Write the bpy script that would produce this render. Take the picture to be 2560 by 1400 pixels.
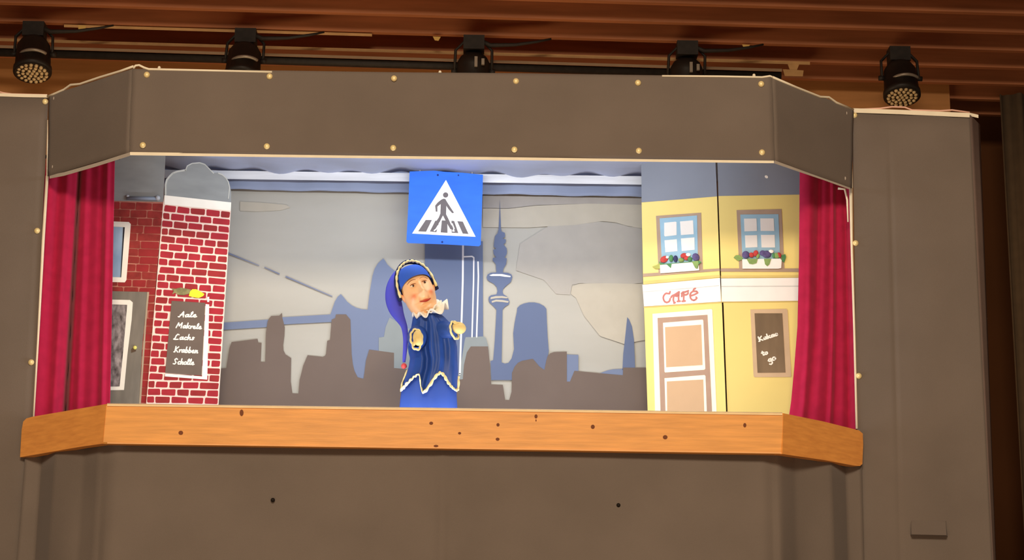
import bpy, bmesh, math, random
import numpy as np
from mathutils import Vector, Matrix
random.seed(7)
S = bpy.context.scene
COL = S.collection
for o in list(bpy.data.objects): bpy.data.objects.remove(o)

# ------------------------------------------------------------ camera
F = 4986.0
YAW, PITCH, ROLL = 0.0210, 0.2358, 0.0090
CAM = Vector((-0.030, -5.5, 1.112))
cy, sy, cp, sp, cr, sr = math.cos(YAW), math.sin(YAW), math.cos(PITCH), math.sin(PITCH), math.cos(ROLL), math.sin(ROLL)
FW = Vector((sy*cp, cy*cp, sp)); r0 = Vector((cy, -sy, 0)); u0 = r0.cross(FW)
RT = r0*cr + u0*sr; UP = -r0*sr + u0*cr
cd = bpy.data.cameras.new('camera'); cam = bpy.data.objects.new('camera', cd); COL.objects.link(cam)
m = Matrix((RT, UP, -FW)).transposed().to_4x4(); m.translation = CAM; cam.matrix_world = m
cd.sensor_width = 36; cd.lens = 36*F/2560; cd.clip_end = 60
S.camera = cam

# ------------------------------------------------------------ light and exposure
S.view_settings.view_transform = 'Standard'; S.view_settings.look = 'None'
S.view_settings.gamma = 1; S.view_settings.use_curve_mapping = False
S.view_settings.exposure = 0.0
w = bpy.data.worlds.new('world'); S.world = w; w.use_nodes = True
w.node_tree.nodes['Background'].inputs[0].default_value = (1, .70, .46, 1)
w.node_tree.nodes['Background'].inputs[1].default_value = 0.10

def area(name, loc, target, sx, sy_, power, color, spread=180):
    l = bpy.data.lights.new(name, 'AREA'); l.shape = 'RECTANGLE'; l.size = sx; l.size_y = sy_
    l.energy = power; l.color = color; l.spread = math.radians(spread)
    o = bpy.data.objects.new(name, l); COL.objects.link(o); o.location = loc
    o.rotation_euler = (Vector(target)-Vector(loc)).to_track_quat('-Z', 'Y').to_euler()
    return o
area('hall_light', (-0.15, -6.0, 4.0), (0, 0, 2.3), 1.6, .8, 248, (1, .83, .62))          # ceiling lights of the hall, behind the camera
area('bounce_fill_light', (-0.1, -3.6, .25), (-0.1, 4.0, 4.6), 5.0, 2.5, 92, (1, .72, .48))      # added fill lamp imitating floor bounce, brightens the ceiling slats
area('slat_fill_light', (-.6, 2.3, 2.2), (-.6, 3.6, 4.5), 3.0, .3, 30, (1, .72, .42))        # unseen fill lamp, added behind the booth to brighten the slat undersides
area('foot_strip_light', (-0.09, .085, 1.995), (-0.09, .62, 2.75), 1.75, .035, 7.8, (.88, .93, 1))  # LED strip behind the play board
area('top_strip_light', (-0.09, .055, 2.845), (-0.09, .66, 2.60), 1.35, .03, 5.9, (.94, .97, 1))     # LED strip behind the pelmet

# ------------------------------------------------------------ materials
def lin(c):
    return tuple(((v/255)/12.92 if v/255 <= .04045 else ((v/255+.055)/1.055)**2.4) for v in c)
MATS = {}
def mat(name, rgb, rough=.7, spec=.3, metal=0, var=.06, scale=18, stretch=(1, 1, 1), bump=0, bscale=60, emit=0, sheen=0, rgb2=None, detail=3):
    if name in MATS: return MATS[name]
    mt = bpy.data.materials.new(name); mt.use_nodes = True; nt = mt.node_tree; b = nt.nodes['Principled BSDF']
    c = lin(rgb); b.inputs['Roughness'].default_value = rough; b.inputs['Metallic'].default_value = metal
    b.inputs['Specular IOR Level'].default_value = spec
    if sheen: b.inputs['Sheen Weight'].default_value = sheen
    tc = nt.nodes.new('ShaderNodeTexCoord'); mp = nt.nodes.new('ShaderNodeMapping'); nt.links.new(tc.outputs['Object'], mp.inputs[0])
    mp.inputs['Scale'].default_value = stretch
    n = nt.nodes.new('ShaderNodeTexNoise'); n.inputs['Scale'].default_value = scale; n.inputs['Detail'].default_value = detail
    nt.links.new(mp.outputs[0], n.inputs['Vector'])
    r = nt.nodes.new('ShaderNodeValToRGB'); nt.links.new(n.outputs[0], r.inputs[0])
    r.color_ramp.elements[0].position = .3; r.color_ramp.elements[1].position = .7
    c2 = lin(rgb2) if rgb2 else tuple(min(1, x*(1+var)) for x in c)
    r.color_ramp.elements[0].color = (*[x*(1-var) for x in c], 1); r.color_ramp.elements[1].color = (*c2, 1)
    nt.links.new(r.outputs[0], b.inputs['Base Color'])
    if bump:
        n2 = nt.nodes.new('ShaderNodeTexNoise'); n2.inputs['Scale'].default_value = bscale; n2.inputs['Detail'].default_value = 4
        nt.links.new(mp.outputs[0], n2.inputs['Vector'])
        bp = nt.nodes.new('ShaderNodeBump'); bp.inputs['Strength'].default_value = bump; bp.inputs['Distance'].default_value = .004
        nt.links.new(n2.outputs[0], bp.inputs['Height']); nt.links.new(bp.outputs[0], b.inputs['Normal'])
    if emit:
        b.inputs['Emission Color'].default_value = (*c, 1); b.inputs['Emission Strength'].default_value = emit
    MATS[name] = mt; return mt
cloth = mat('grey_brown_cloth', (117, 106, 97), rough=.9, spec=.1, var=.07, scale=4, bump=.25, bscale=500, sheen=.1)
cream = mat('cream_lath', (244, 234, 208), rough=.6, var=.05)
greytrim = mat('grey_lath', (190, 180, 168), rough=.7)
pine = mat('oiled_pine', (236, 166, 84), rough=.45, spec=.35, var=.14, scale=7, stretch=(1, 3, 14), bump=.1, bscale=30)
pale = mat('painted_edge_highlight', (250, 220, 168), rough=.5)
knot = mat('wood_knot', (120, 62, 22), rough=.6)
velvet = mat('red_velvet', (176, 34, 72), rough=.85, spec=.1, var=.1, scale=30, sheen=.12)
brass = mat('brass', (252, 228, 165), rough=.35, metal=.15, spec=.6)
dark = mat('black_metal', (40, 34, 30), rough=.6, var=.2, scale=40)
wood_ceil = mat('ceiling_wood', (170, 108, 72), rough=.6, var=.2, scale=3, stretch=(.6, 8, 8))
wood_wall = mat('wall_wood', (190, 132, 78), rough=.6, var=.1, scale=3, stretch=(1, 1, 10))
tan = mat('tan_batten', (196, 152, 100), rough=.6, var=.1)

# ------------------------------------------------------------ helpers
class Pl:                                    # a vertical plane through two (x, y) points, normal towards the audience
    def __init__(s, a, b):
        s.a = Vector((a[0], a[1], 0)); d = Vector((b[0]-a[0], b[1]-a[1], 0)).normalized(); s.n = Vector((d.y, -d.x, 0))
    def __call__(s, px, py, off=0):
        d = FW + RT*((px-1280)/F) + UP*((700-py)/F)
        t = (s.a + s.n*off - CAM).dot(s.n)/d.dot(s.n); return CAM + d*t
def Y(y): return Pl((0, y), (1, y))
def onz(px, py, z):
    d = FW + RT*((px-1280)/F) + UP*((700-py)/F); return CAM + d*((z-CAM.z)/d.z)
def tag(o, label=None, cat=None, group=None, kind=None):
    if label: o['label'] = label
    if cat: o['category'] = cat
    if group: o['group'] = group
    if kind: o['kind'] = kind
    return o
def empty(name, loc, label, cat, group=None):
    o = bpy.data.objects.new(name, None); COL.objects.link(o); o.location = loc; o.empty_display_size = .05
    return tag(o, label, cat, group)
def origin(parent):
    v = Vector((0, 0, 0))
    while parent: v = v + parent.location; parent = parent.parent
    return v
def mesh(name, V, Fc, mt, parent=None, smooth=False):
    me = bpy.data.meshes.new(name); og = origin(parent)
    if parent is None and V:
        og = Vector((sum(v[0] for v in V)/len(V), sum(v[1] for v in V)/len(V), min(v[2] for v in V)))
    me.from_pydata([tuple(Vector(v)-og) for v in V], [], Fc); me.update()
    bm = bmesh.new(); bm.from_mesh(me); bmesh.ops.recalc_face_normals(bm, faces=bm.faces); bm.to_mesh(me); bm.free()
    me.materials.append(mt)
    if smooth: me.polygons.foreach_set('use_smooth', [True]*len(me.polygons))
    o = bpy.data.objects.new(name, me); COL.objects.link(o)
    if parent: o.parent = parent
    else: o.location = og
    return o
class MB:
    def __init__(s): s.V = []; s.F = []
    def add(s, V, Fc):
        n = len(s.V); s.V += [Vector(v) for v in V]; s.F += [tuple(i+n for i in f) for f in Fc]; return s
    def prism(s, front, back):
        n = len(front); s.add(list(front)+list(back), [tuple(range(n)), tuple(range(2*n-1, n-1, -1))]+[(i, (i+1) % n, n+(i+1) % n, n+i) for i in range(n)]); return s
    def box(s, a, b):
        x0, y0, z0 = a; x1, y1, z1 = b
        return s.prism([(x0, y0, z0), (x1, y0, z0), (x1, y0, z1), (x0, y0, z1)], [(x0, y1, z0), (x1, y1, z0), (x1, y1, z1), (x0, y1, z1)])
    def tube(s, pts, r, n=10, flat=1.0, caps=True):
        pts = [Vector(p) for p in pts]; R = r if isinstance(r, (list, tuple)) else [r]*len(pts); rings = []; ref = None
        for i, p in enumerate(pts):
            t = (pts[min(i+1, len(pts)-1)]-pts[max(i-1, 0)]).normalized()
            if ref is None: ref = Vector((0, -1, 0)) if abs(t.y) < .9 else Vector((0, 0, 1))
            a = (ref - t*ref.dot(t)).normalized(); b = t.cross(a); ref = a
            rings.append([p + a*(R[i]*flat*math.cos(2*math.pi*k/n)) + b*(R[i]*math.sin(2*math.pi*k/n)) for k in range(n)])
        V = [v for rg in rings for v in rg]; Fc = [(i*n+k, i*n+(k+1) % n, (i+1)*n+(k+1) % n, (i+1)*n+k) for i in range(len(pts)-1) for k in range(n)]
        if caps: Fc += [tuple(range(n-1, -1, -1)), tuple((len(pts)-1)*n+k for k in range(n))]
        return s.add(V, Fc)
    def ball(s, c, r, M=None, nu=16, nv=10):
        c = Vector(c); r = Vector(r) if hasattr(r, '__len__') else Vector((r, r, r)); V = []; Fc = []
        for j in range(nv+1):
            a = math.pi*j/nv
            for i in range(nu):
                b = 2*math.pi*i/nu; v = Vector((r.x*math.sin(a)*math.cos(b), r.y*math.sin(a)*math.sin(b), r.z*math.cos(a)))
                V.append(c + (M @ v if M else v))
        for j in range(nv):
            for i in range(nu): Fc.append((j*nu+i, j*nu+(i+1) % nu, (j+1)*nu+(i+1) % nu, (j+1)*nu+i))
        return s.add(V, Fc)
    def build(s, name, mt, parent=None, smooth=False): return mesh(name, s.V, s.F, mt, parent, smooth)
def poly(name, pts, pl, off, mt, parent, th=.0008):
    return MB().prism([pl(x, y, off+th) for x, y in pts], [pl(x, y, off) for x, y in pts]).build(name, mt, parent)
def disc(mb, cx, cy, r, pl, off, th=.0008, ry=None, n=14, ang=0):
    ry = ry or r; P = []
    for k in range(n):
        a = 2*math.pi*k/n; x, y = r*math.cos(a), ry*math.sin(a); P.append((cx+x*math.cos(ang)-y*math.sin(ang), cy+x*math.sin(ang)+y*math.cos(ang)))
    mb.prism([pl(x, y, off+th) for x, y in P], [pl(x, y, off) for x, y in P])
def strokes(mb, lines, wpx, pl, off, th=.0008):
    kk = len(mb.V) % 7
    for L in lines:
        for (a, b) in zip(L[:-1], L[1:]):
            d = Vector((b[0]-a[0], b[1]-a[1])); 
            if d.length < .01: continue
            n = Vector((-d.y, d.x)).normalized()*wpx/2
            Q = [(a[0]+n.x, a[1]+n.y), (b[0]+n.x, b[1]+n.y), (b[0]-n.x, b[1]-n.y), (a[0]-n.x, a[1]-n.y)]
            kk += 1; t2 = th+.00002*(kk % 29)
            mb.prism([pl(x, y, off+t2) for x, y in Q], [pl(x, y, off-.0002) for x, y in Q])
        for (a, b) in L:
            kk += 1; disc(mb, a, b, wpx/2, pl, off-.00001*(kk % 7), th*.9+.00002*(kk % 31), n=8)
    return mb
def itp(tab, t):
    if t <= tab[0][0]: return tab[0][1]
    for (a, u), (b, v) in zip(tab[:-1], tab[1:]):
        if t <= b: return u+(v-u)*(t-a)/(b-a)
    return tab[-1][1]
def grid(name, fn, nu, nv, mt, parent, th=.006, smooth=True):
    V = [fn(i/nu, j/nv) for j in range(nv+1) for i in range(nu+1)]
    Fc = [(j*(nu+1)+i, j*(nu+1)+i+1, (j+1)*(nu+1)+i+1, (j+1)*(nu+1)+i) for j in range(nv) for i in range(nu)]
    o = mesh(name, V, Fc, mt, parent, smooth)
    md = o.modifiers.new('thickness', 'SOLIDIFY'); md.thickness = th; md.offset = 0
    return o
def quadfn(TL, TR, BR, BL, disp):
    def f(u, v):
        a = TL.lerp(TR, u); b = BL.lerp(BR, u); p = a.lerp(b, v); n = (TR-TL).cross(BL-TL).normalized()
        if n.y > 0: n = -n
        return p + n*disp(u, v)
    return f

# ------------------------------------------------------------ room shell
ZC = 4.50
def struct(name, mb, mt): o = mb.build(name, mt); o['kind'] = 'structure'; return o
floor = struct('floor', MB().box((-6, -8, -.1), (6, 6.5, 0)), mat('floor_wood', (120, 84, 52), rough=.5, var=.15, scale=3, stretch=(1, 8, 1)))
la, lb = onz(0, 6, ZC), onz(2560, 82, ZC)                       # direction of the ceiling slats
sd = (lb-la).normalized(); sn = Vector((-sd.y, sd.x, 0))
ceil = struct('ceiling', MB().prism([la+sd*x+sn*y+Vector((0, 0, .14)) for x, y in ((-4, -6), (9, -6), (9, 1.5), (-4, 1.5))], [la+sd*x+sn*y+Vector((0, 0, .24)) for x, y in ((-4, -6), (9, -6), (9, 1.5), (-4, 1.5))]), wood_ceil)
sl = None
for k in range(-3, 6):
    q = la + sn*(k*.245 + .0)
    A, B = q-sd*3.2, q+sd*8
    def ring(p): return [p, p+sn*.032, p+sn*.032+Vector((0, 0, .14)), p+Vector((0, 0, .14))]
    MB().prism(ring(A), ring(B)).build('slat', wood_ceil, ceil)
# back wall of light wood and its dark neighbour
e0 = onz(0, 174, ZC); e1 = onz(2160, 233, ZC); ed = (e1-e0).normalized(); wp = Pl((e0.x, e0.y), (e1.x, e1.y))
xr = wp(2375, 260)
W0 = e0-ed*3; top = ZC+.1
struct('wall_back', MB().prism([Vector((W0.x, W0.y, 0)), Vector((xr.x, xr.y, 0)), Vector((xr.x, xr.y, top)), Vector((W0.x, W0.y, top))],
    [Vector((W0.x, W0.y+.12, 0)), Vector((xr.x, xr.y+.12, 0)), Vector((xr.x, xr.y+.12, top)), Vector((W0.x, W0.y+.12, top))]), wood_wall)
struct('wall_rear_stage', MB().box((xr.x-.6, xr.y+.9, 0), (6, xr.y+1.0, ZC+.5)), mat('dark_stage_wall', (96, 56, 26), rough=.9, var=.1, scale=2))
def leg_fn(u, v):
    x = 2524+u*260; p = Y(4.25)(x, 700); return Vector((p.x+.02*v, 4.25+.02*math.sin(u*26)+.01*math.sin(u*61), ZC-.02-(ZC-.02)*v))
lc = grid('stage_curtain', leg_fn, 60, 4, mat('dark_grey_curtain', (96, 78, 58), rough=.95, var=.1), None)
tag(lc, 'dark grey curtain hanging at the far right edge behind the brown cloth screen', 'curtain')

# ------------------------------------------------------------ lighting pipe, batten, spotlights
YP = 3.42
def yline(x, y): return YP + (x-(-1.4))*sd.y/sd.x*1.0
def along(px, py, dy=0):                  # point on the vertical plane that runs parallel to the slats
    return PP(px, py, -dy)
q0 = onz(85, 60, ZC); PP = Pl((q0.x, q0.y), (q0.x+sd.x, q0.y+sd.y))
pb = PP
pipe = MB().tube([pb(-160, 126, -.16), pb(1952, 190, -.16)], .0205, 12).build('lighting_pipe', dark, None, True)
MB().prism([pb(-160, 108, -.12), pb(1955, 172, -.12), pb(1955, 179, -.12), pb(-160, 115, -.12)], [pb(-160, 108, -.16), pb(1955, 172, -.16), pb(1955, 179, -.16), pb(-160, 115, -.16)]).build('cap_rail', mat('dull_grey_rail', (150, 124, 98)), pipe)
tag(pipe, 'long black round pipe running behind the row of spotlights', 'pipe')
# pale batten above the pipe with a hanger at its right end
bt = empty('wooden_batten', pb(900, 134), 'thin pale wooden batten lying just above the black pipe', 'batten')
MB().prism([pb(-160, 91, -.15), pb(2025, 154, -.15), pb(2025, 162, -.15), pb(-160, 98, -.15)], [pb(-160, 91, -.18), pb(2025, 154, -.18), pb(2025, 162, -.18), pb(-160, 98, -.18)]).build('rail', tan, bt)
MB().prism([pb(1957, 173, -.15), pb(2009, 176, -.15), pb(2007, 191, -.15), pb(1962, 190, -.15)], [pb(1957, 173, -.18), pb(2009, 176, -.18), pb(2007, 191, -.18), pb(1962, 190, -.18)]).build('end_block', tan, bt)
MB().prism([pb(1969, 160, -.152), pb(1998, 161, -.152), pb(1992, 176, -.152), pb(1975, 176, -.152)], [pb(1969, 160, -.17), pb(1998, 161, -.17), pb(1992, 176, -.17), pb(1975, 176, -.17)]).build('link', tan, bt)
b2 = MB().prism([pb(160, 61, .02), pb(930, 84, .02), pb(930, 91, .02), pb(160, 68, .02)], [pb(160, 61, .0), pb(930, 84, .0), pb(930, 91, .0), pb(160, 68, .0)]).build('ceiling_lath', tan)
tag(b2, 'short pale lath fixed under the ceiling between the two left spotlights', 'lath')
for i, (x, y, lb_) in enumerate(((205, 68, 'yellow tape tab on the ceiling right of the leftmost spotlight'), (1092, 96, 'yellow tape tab on the ceiling left of the middle spotlight'), (1865, 116, 'yellow tape tab on the ceiling between the two right spotlights'))):
    t = MB().prism([pb(x-10, y-5, .04), pb(x+10, y-4, .04), pb(x+(9 if i == 0 else 4), y+6, .04), pb(x-(9 if i == 0 else 5), y+5, .04)], [pb(x-10, y-5, .03), pb(x+10, y-4, .03), pb(x+(9 if i == 0 else 4), y+6, .03), pb(x-(9 if i == 0 else 5), y+5, .03)]).build('tape_tab', mat('yellow_tape', (214, 176, 100)))
    tag(t, lb_, 'tape', None)
steel = mat('steel', (150, 138, 124), rough=.4, metal=.4)
ledm = mat('led_lens', (205, 176, 128), rough=.35, spec=.6, var=.2, scale=60)
canm = mat('black_lamp_body', (36, 30, 26), rough=.5, var=.15)
lab = ['leftmost black spotlight, its round LED face visible above the left cloth screen',
       'second black spotlight from the left, only its steel handle showing over the pelmet',
       'middle black spotlight, turned backwards, above the centre of the pelmet',
       'fourth black spotlight from the left, turned backwards, above the right half of the pelmet',
       'rightmost black spotlight, LED face visible above the right cloth screen']
for i, (x, y) in enumerate(((88, 60), (616, 77), (1185, 94), (1717, 108), (2246, 122))):
    p = PP(x, y, .07); sgn = -1 if i in (2, 3) else 1
    L = empty('spotlight', p, lab[i], 'spotlight', 'spotlights in a row under the ceiling')
    tilt = math.radians(17)*sgn
    ax = Vector((.08 if i == 0 else -.02, -math.sin(tilt), -math.cos(tilt))).normalized()
    c0 = p + Vector((0, 0, -.075)); 
    side = Vector((1, 0, 0)); fr = ax.cross(side).normalized()
    if fr.y > 0: fr = -fr
    R0 = .083
    MB().tube([c0, c0+ax*.02, c0+ax*.05, c0+ax*.17, c0+ax*.172, c0+ax*.195], [.035, .062, .078, R0, R0*1.07, R0*1.07], 28, caps=True).build('housing', canm, L, True)
    fc = c0+ax*.196
    MB().tube([fc, fc+ax*.004], R0*.97, 28).build('face_ring', canm, L)
    led = MB()
    u_ = side; v_ = ax.cross(u_).normalized()
    for rr, nn in ((0, 1), (.022, 6), (.044, 12), (.065, 17)):
        for k in range(nn):
            a = 2*math.pi*k/nn; c = fc + ax*.005 + u_*(rr*math.cos(a)) + v_*(rr*math.sin(a)); led.ball(c, .0098, None, 8, 4)
    lo = led.build('led_lenses', ledm, L, True); lo['kind'] = 'stuff'
    # rear cable hood and yoke
    hb = MB().box((p.x-.05, p.y-.04, p.z-.07), (p.x+.05, p.y+.04, p.z+.0)); hb.build('clamp', dark, L)
    hb = MB()
    pts = [c0+side*(R0+.006)*s + ax*.09 + Vector((0, 0, .0 if s else 0)) for s in (-1,)] + [c0+side*(-R0-.004)+Vector((0, 0, .01)), c0+side*(-.05)+Vector((0, 0, .05)), c0+side*.05+Vector((0, 0, .05)), c0+side*(R0+.004)+Vector((0, 0, .01)), c0+side*(R0+.006)+ax*.09]
    hb.tube(pts, .007, 8, flat=1.6); hb.build('yoke', dark, L, True)
    for s in (-1, 1):
        MB().tube([c0+side*s*(R0-.004)+ax*.09, c0+side*s*(R0+.022)+ax*.09], .012, 10).build('knob', dark, L, True)
    hp = [c0+fr*(R0*math.cos(a)+.004)+side*(R0*.92*math.sin(a))+ax*.128+side*.012 for a in [math.radians(t) for t in range(-50, 51, 10)]]
    MB().tube(hp, .0078, 8).build('handle', steel, L, True)
    if i in (2, 3):
        for dx, hh in ((.012, .05), (.045, .03)):
            c = c0+fr*(R0+.002)+side*dx+ax*.05; MB().box((c.x-.007, c.y-.012, c.z-hh/2), (c.x+.007, c.y+.002, c.z+hh/2)).build('rear_plate', steel, L)
    if i < 4:
        cb = [p+Vector((0, -.02, -.01)), p+Vector((.08, -.02, -.045)), p+Vector((.2, -.02, -.04)), p+Vector((.30, -.01, -.02)), p+Vector((.37, 0, .0))]
        MB().tube(cb, [.012, .012, .009, .007, .005], 8).build('cable', dark, L, True)

# ------------------------------------------------------------ puppet stage: cloth screens
D = .2693
xL, xR = -1.0156, .8395; xLb, xRb = -1.3059, 1.1201
PF = Y(0.0); PW = Y(D); PLw = Pl((xLb, D), (xL, 0)); PRw = Pl((xR, 0), (xRb, D))
def wob(seed, amp, fu=2, fv=2):
    rg = random.Random(seed); K = [(rg.uniform(.5, fu), rg.uniform(.5, fv), rg.uniform(0, 6.3), rg.uniform(.4, 1)) for _ in range(6)]
    return lambda u, v: amp*sum(a*math.sin(6.28*(fx*u+fy*v)+ph) for fx, fy, ph, a in K)/3
def stud(parent, px, py, pl, r=.0092, off=.004):
    c = pl(px, py, off); MB().ball(c, (r, r*.8, r), None, 12, 8).build('stud', brass, parent, True)

pel = empty('pelmet', PF(1130, 392), 'grey-brown cloth pelmet with brass studs across the top of the puppet stage', 'pelmet')
wr = wob(3, .0025, 3, 1.5)
def dpel(u, v):
    return wr(u, v) - .004*math.exp(-((u-.36)/.05)**2-((v-.62-(u-.36)*-.6)/.06)**2) + .0015*math.sin(v*18+3*math.sin(u*5))
grid('front_cloth', quadfn(PF(331, 173), PF(1930, 192), PF(1937, 402), PF(323, 382), dpel), 120, 24, cloth, pel)
sidecloth = cloth
grid('side_cloth', quadfn(PLw(124, 240), PLw(332, 173), PLw(323, 382), PLw(121, 441), wob(5, .0015)), 24, 16, sidecloth, pel)
grid('side_cloth', quadfn(PRw(1930, 192), PRw(2132, 274), PRw(2128, 471), PRw(1937, 402), wob(6, .0015)), 24, 16, sidecloth, pel)
def lath(name, pts, pl, off, wpx, dp, mt, parent):
    mb = MB()
    for (a, b) in zip(pts[:-1], pts[1:]):
        Q = [(a[0], a[1]-wpx/2), (b[0], b[1]-wpx/2), (b[0], b[1]+wpx/2), (a[0], a[1]+wpx/2)]
        mb.prism([pl(x, y, off) for x, y in Q], [pl(x, y, off-dp) for x, y in Q])
    return mb.build(name, mt, parent)
lath('lower_lath', [(325, 384), (700, 389), (1100, 394), (1500, 399), (1935, 404)], PF, .002, 8, .03, cream, pel)
lath('side_lath', [(124, 442), (160, 435), (240, 412), (325, 385)], PLw, .002, 9, .02, greytrim, pel)
lath('side_lath', [(1936, 404), (2000, 426), (2060, 446), (2126, 470)], PRw, .002, 9, .02, greytrim, pel)
def edge(pts, pl, rpx, mt, parent, name='top_edging'):
    r = rpx*.00117
    return MB().tube([pl(x, y, .003) for x, y in pts], r, 8).build(name, mt, parent, True)
edge([(333, 171), (339, 164), (348, 163), (360, 169), (372, 173), (500, 176), (680, 180)], PF, 3, cream, pel)
edge([(1655, 190), (1800, 191), (1905, 193), (1925, 190), (1932, 193)], PF, 2.6, cream, pel)
edge([(119, 241), (135, 235), (160, 224), (177, 212), (200, 210), (250, 193), (300, 178), (333, 166)], PLw, 3, cream, pel)
edge([(1932, 193), (1990, 218), (2050, 242), (2072, 243), (2090, 256), (2133, 274)], PRw, 3, cream, pel)
for x, y in ((367, 187), (674, 191), (985, 196), (1290, 203), (1595, 207), (1903, 210), (357, 363), (667, 366), (983, 370), (1286, 374), (1597, 377), (1905, 381)):
    stud(pel, x, y, PF)
for x, y in ((398, 170), (1100, 181), (1885, 189)): MB().ball(PF(x, y, -.004), (.005, .005, .006), None, 8, 6).build('pin', cream, pel, True)
for x, y, pl in ((135, 246, PLw), (132, 417, PLw), (2116, 283, PRw), (2113, 446, PRw)):
    MB().ball(pl(x, y, .002), (.003, .003, .006), None, 8, 6).build('nail', greytrim, pel, True)

PS0 = Y(D+.030)
# left and right screens
def zat(p, z): return Vector((p.x, p.y, z))
scl = empty('cloth_screen', zat(PS0(0, 700), 0), 'tall grey-brown cloth screen with brass studs left of the stage opening', 'screen')
tl = PS0(-520, 233); tr = PS0(121, 243); br = PS0(82, 1040); dv = (br-tr).normalized(); b0 = br + dv*((br.z-.0)/-dv.z)
grid('cloth', quadfn(tl, tr, zat(b0, 0), zat(tl-Vector((.05, 0, 0)), 0), wob(8, .003, 3, 2)), 30, 40, cloth, scl)
lath('top_lath_or_highlight', [(-520, 225), (0, 237), (60, 239), (118, 240)], PS0, .006, 8, .03, cream, scl)
edge([(-200, 222), (-20, 225), (8, 232), (30, 235), (118, 237)], PS0, 2, mat('pink_edging', (236, 190, 170)), scl, 'edging')
MB().tube([PS0(119, 300, .004), PS0(118, 440, .004)], [.0012, .003], 8).build('edge_trim', cream, scl, True)
MB().tube([PS0(118, 440, .004), PS0(108, 600, .004), PS0(96, 830, .004), PS0(83, 1060, .004)], [.0046, .0048, .0034, .0026], 8).build('edge_trim', cream, scl, True)
for x, y in ((113, 254), (93, 577), (78, 906)): stud(scl, x, y, PS0)
scr = empty('cloth_screen', zat(PS0(2280, 700), 0), 'tall grey-brown cloth screen with a boxy bulge right of the stage opening', 'screen')
tl = PS0(2130, 275); tr = PS0(2424, 288); bl = PS0(2143, 1075); dv = (bl-tl).normalized(); bl0 = bl + dv*(bl.z/-dv.z)
dr = PS0(2480, 1400); dv = (dr-tr).normalized(); br0 = dr + dv*(dr.z/-dv.z)
def dscr(u, v, w_=wob(9, .003, 3, 2)):
    fold = .004*math.exp(-((u-.31)/.012)**2)*min(1, max(0, (v-.02)*20))
    return w_(u, v)-fold
grid('cloth', quadfn(tl, tr, zat(br0, 0), zat(bl0, 0), dscr), 60, 60, cloth, scr)
PW2 = Y(D+.07); a1 = PS0(2424, 288); a2 = PW2(2448, 312); c2 = PW2(2488, 1400); dv = (c2-a2).normalized(); c20 = c2 + dv*(c2.z/-dv.z)
grid('side_return', quadfn(a1, a2, zat(c20, 0), zat(br0, 0), lambda u, v: 0), 4, 10, mat('return_cloth', (116, 98, 90), rough=.9, var=.06, bump=.2, bscale=400), scr)
lath('top_lath_or_highlight', [(2130, 276), (2250, 280), (2424, 288)], PS0, .008, 11, .03, cream, scr)
lath('top_lath_or_highlight', [(2420, 285), (2446, 291)], PW2, .02, 8, .02, cream, scr)
edge([(2133, 274), (2200, 271), (2230, 267), (2262, 268), (2280, 275), (2350, 277), (2380, 275), (2424, 281)], PS0, 2.2, mat('pink_edging', (236, 190, 170)), scr, 'edging')
MB().tube([PS0(2128, 340, .004), PS0(2130, 470, .004)], [.0012, .003], 8).build('edge_trim', cream, scr, True)
MB().tube([PS0(2127, 470, .004), PS0(2129, 600, .004), PS0(2136, 830, .004), PS0(2142, 1072, .004)], [.0055, .004, .0036, .0036], 8).build('edge_trim', cream, scr, True)
MB().tube([PS0(2095, 471, .002), PS0(2112, 473, .002), PS0(2118, 500, .002), PS0(2120, 555, .002)], [.004, .0035, .003, .002], 8).build('wire', cream, scr, True)
for x, y in ((2136, 288), (2139, 608), (2147, 940)): stud(scr, x, y, PS0)
# boxy bulge under the cloth
Q0 = [(2276, 1296), (2368, 1300), (2370, 1342), (2275, 1339)]; Q1 = [(2280, 1299), (2364, 1303), (2366, 1338), (2279, 1336)]
MB().prism([PS0(x, y, o) for (x, y), o in zip(Q1, (.004, .004, .03, .034))], [PS0(x, y, -.004) for x, y in Q0]).build('bulge', cloth, scr)

# ------------------------------------------------------------ skirt below the play board
skf = empty('cloth_skirt', (PF(1100, 1300).x, .05, 0), 'wide grey-brown cloth skirt hanging below the wooden play board', 'skirt')
YS = .048
cl, crn = Y(YS)(262, 1150), Y(YS)(1934, 1150); lb_, rb_ = PW(78, 1150), PW(2138, 1150)
prof = [(lb_.x-.02, D+.009), (lb_.x+.03, D+.004), (lb_.x+.09, D-.09), (cl.x-.07, YS+.075), (cl.x-.02, YS+.022), (cl.x+.03, YS), (0, YS), (crn.x-.03, YS), (crn.x+.02, YS+.022), (crn.x+.07, YS+.075), (rb_.x-.09, D-.09), (rb_.x-.03, D+.004), (rb_.x+.02, D+.009)]
seg = [0]
for a, b in zip(prof[:-1], prof[1:]): seg.append(seg[-1]+math.hypot(b[0]-a[0], b[1]-a[1]))
seamx = Y(YS)(1106, 1280).x
zt = 1.985
def fsk(u, v):
    s = u*seg[-1]; x = itp(list(zip(seg, [p[0] for p in prof])), s); y = itp(list(zip(seg, [p[1] for p in prof])), s)
    z = zt*(1-v); g = min(1, v*3)
    y += -.008*math.exp(-((x-seamx-.0)/.012)**2)*min(1, v*12) + .0035*math.sin(x*5+2*z) + .004*math.sin(x*2.1-z)
    if x < cl.x: y += .018*g*math.sin((x-cl.x)*32+z*1.2); x += -.03*g*(cl.x-x)
    if x > crn.x: y += .018*g*math.sin((x-crn.x)*32+1.2-z*1.6)
    return Vector((x, y, z))
grid('cloth', fsk, 260, 24, cloth, skf)
for x, y in ((682, 1250), (1546, 1263)): MB().ball(Y(YS)(x, y, .008), (.006, .008, .006), None, 10, 6).build('screw_hole', mat('hole_black', (25, 18, 12)), skf, True)

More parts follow.
